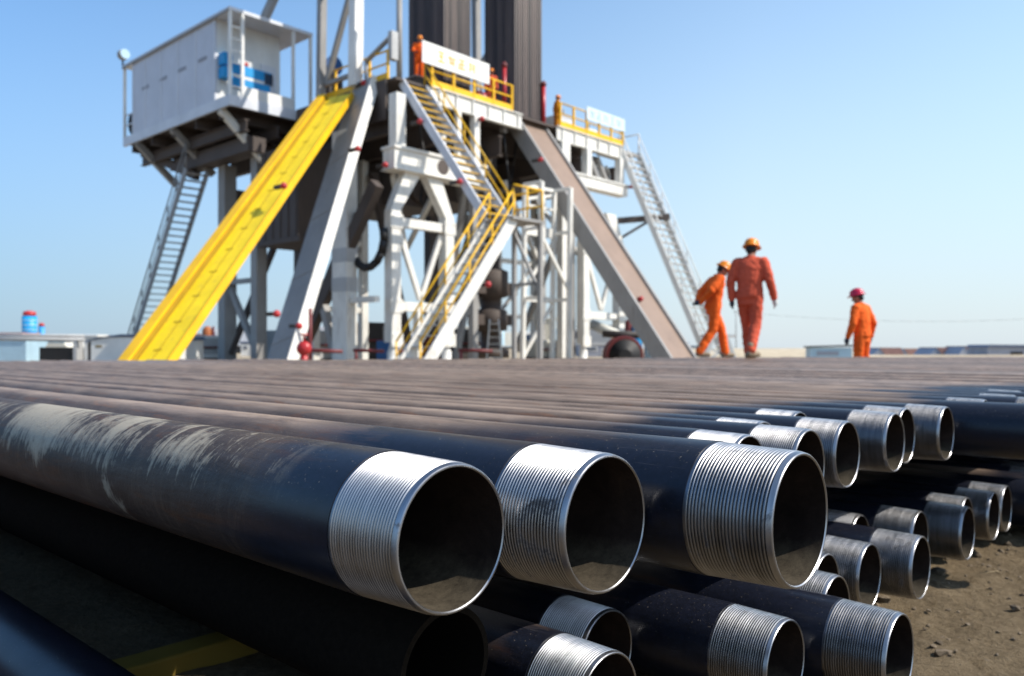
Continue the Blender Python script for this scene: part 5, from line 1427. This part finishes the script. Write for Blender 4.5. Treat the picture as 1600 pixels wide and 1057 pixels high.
truck(855, 95, 'whiteclean', 'paleblue', 'pale blue truck right behind the slender frame tower')
truck(745, 100, 'whiteclean', 'paleblue', 'pale blue box truck behind the lower stairs')
# sheds and houses on the right horizon
sh = bthing('low_shed', (15.62, 40, 0), 'low grey blue shed with a dark roof edge, left of the crimson helmet', 'shed', -0.25)
mb = MB(); mb.box((-1.0, 0, 0), (0.9, 2.2, 0.70)); mb.build('wall', M['paleblue'], sh)
mb = MB(); mb.poly([(-1.1, -.1, .702), (1.0, -.1, .76), (1.0, -.1, .84), (-1.1, -.1, .78)], (0, 2.4, 0)); mb.build('roof', M['dark'], sh)
mb = MB(); mb.box((0.903, 0.05, 0), (0.94, 2.15, 0.69)); mb.build('end_panel', M['whiteclean'], sh)
mb = MB(); mb.box((-0.7, -.03, .34), (0.3, -.004, .52)); mb.build('window', M['wallgrey'], sh)
for i, (p0, p1, yt, Zh) in enumerate(((1364, 1412, 543.5, 150), (1405, 1440, 545, 165), (1440, 1462, 548, 170), (1452, 1505, 543, 140), (1497, 1548, 541, 135))):
    x0, x1 = (p0 - 800) / 1280 * Zh, (p1 - 800) / 1280 * Zh
    w = x1 - x0; e = bthing('village_house', (x0, Zh, -0.5), ['far house with a pink roof just right of the man in the crimson helmet', 'second far pink roofed house from the left', 'small far pink roofed house in the middle of the row', 'far house with a blue grey gable and long pink roof', 'rightmost far pink roofed house beside the blue roofed shed'][i], 'house', 0, 'pink roofed houses on the horizon')
    e.location.z = -2.55
    ht = 2.55 + CAM_H + (543 - yt) / 1280 * Zh
    gw = w * 0.42
    mb = MB(); mb.poly([(0, 0, 0), (gw, 0, 0), (gw, 0, ht * .55), (gw / 2, 0, ht * .97), (0, 0, ht * .55)], (0, 6, 0)); mb.build('gable_wall', M['wallgrey'], e)
    mb = MB(); mb.box((gw, 0.02, 0), (w, 6, ht * .55)); mb.build('wall', M['wallgrey'], e)
    mb = MB(); mb.poly([(gw / 2, -.1, ht), (w - gw * .25, -.1, ht), (w + .2, -.1, ht * .53), (gw + .02, -.1, ht * .53)], (0, 6.2, 0)); mb.build('roof', M['roofred'], e)
    mb = MB(); mb.box((gw + w * .2, -.02, ht * .2), (gw + w * .3, .02, ht * .42)); mb.build('window', M['glass'], e)
bs = bthing('blue_roof_shed', (54.49, 90, 0), 'long shed with a dark blue roof at the right edge of the horizon', 'shed')
mb = MB(); mb.box((-2.2, 0, -1), (6, 4, 0.72)); mb.build('wall', M['wallgrey'], bs)
mb = MB(); mb.poly([(-2.4, -.2, .72), (6.2, -.2, .62), (6.2, -.2, .95), (-2.0, -.2, 1.02)], (0, 4.4, 0)); mb.build('roof', M['roofblue'], bs)
mb = MB(); mb.box((0.3, -.05, -.4), (1.6, .004, .25)); mb.build('door', M['dark'], bs)
# sagging overhead wire on two far poles
wl = bthing('power_line', (46.48, 170, 0), 'thin sagging overhead wire crossing the sky behind the men', 'power line')
x0_, x1_ = 0.0, 127.50 - 46.48
for nm, x in (('pole', x0_), ('pole', x1_)):
    mb = MB(); mb.tube((x, 0, 0), (x, 0, 8.4), 0.10, 8); mb.beam((x - .6, 0, 8.0), (x + .6, 0, 8.0), .12, .12, (0, 1, 0)); mb.build(nm, M['grey'], wl)
mb = MB(); mb.path([(x0_ + (x1_ - x0_) * k / 24, 0, 8.1 - 2.0 * (1 - (2 * k / 24 - 1) ** 2)) for k in range(25)], 0.03, 5); mb.build('wire', M['grey'], wl)
# stepladder legs / trestle behind the walking men
ts = bthing('trestle', (6.09, 24, 0), 'white metal trestle on the ground behind the legs of the two walking men', 'trestle')
for a, b in (((-.55, 0, 0), (-.2, 0, 1.0)), ((.6, 0, 0), (.2, 0, 1.0)), ((-.55, .6, 0), (-.2, .5, 1.0)), ((.6, .6, 0), (.2, .5, 1.0))):
    mb = MB(); mb.beam(a, b, .08, .10); mb.build('leg', M['white'], ts)
mb = MB(); mb.beam((-.45, .25, 1.05), (.45, .25, 1.05), .55, .10, (0, 1, 0)); mb.build('top_plate', M['white'], ts)
mb = MB(); mb.beam((-.45, 0, .3), (.3, 0, .75), .06, .06); mb.beam((.45, 0, .35), (-.3, 0, .7), .06, .06); mb.build('brace', M['white'], ts)

# more huts and tanks along the horizon
for (p0, p1, yt, Z, wl, rf, lab) in ((160, 182, 531, 70, 'wallgrey', 'midgrey', 'grey hut behind the long white trailer'), (62, 118, 526, 75, 'whiteclean', 'roofblue', 'long white hut far behind the pipe gantry'), (0, 34, 520, 80, 'wallgrey', 'roofred', 'far hut with a pink roof at the left edge of the photo'), (296, 312, 538, 60, 'whiteclean', 'whiteclean', 'small white hut right of the foot of the yellow slide'), (376, 398, 534, 66, 'whiteclean', 'roofblue', 'white hut with a blue roof between the grey columns'), (425, 445, 530, 78, 'cream', 'midgrey', 'cream hut just left of the foot of the leaning column'), (655, 690, 530, 64, 'whitecool', 'midgrey', 'pale hut behind the right leg of the left white tower'), (905, 960, 536, 62, 'wallgrey', 'midgrey', 'long grey hut behind the right white tower'), (1045, 1075, 535, 60, 'whiteclean', 'deepblue', 'white hut with a blue roof behind the foot of the ramp'), (1092, 1108, 540, 70, 'whiteclean', 'midgrey', 'tiny white hut behind the stooping man')):
    cabin(p0, p1, yt, Z, 3.0, lab, wl, rf, 0.2)
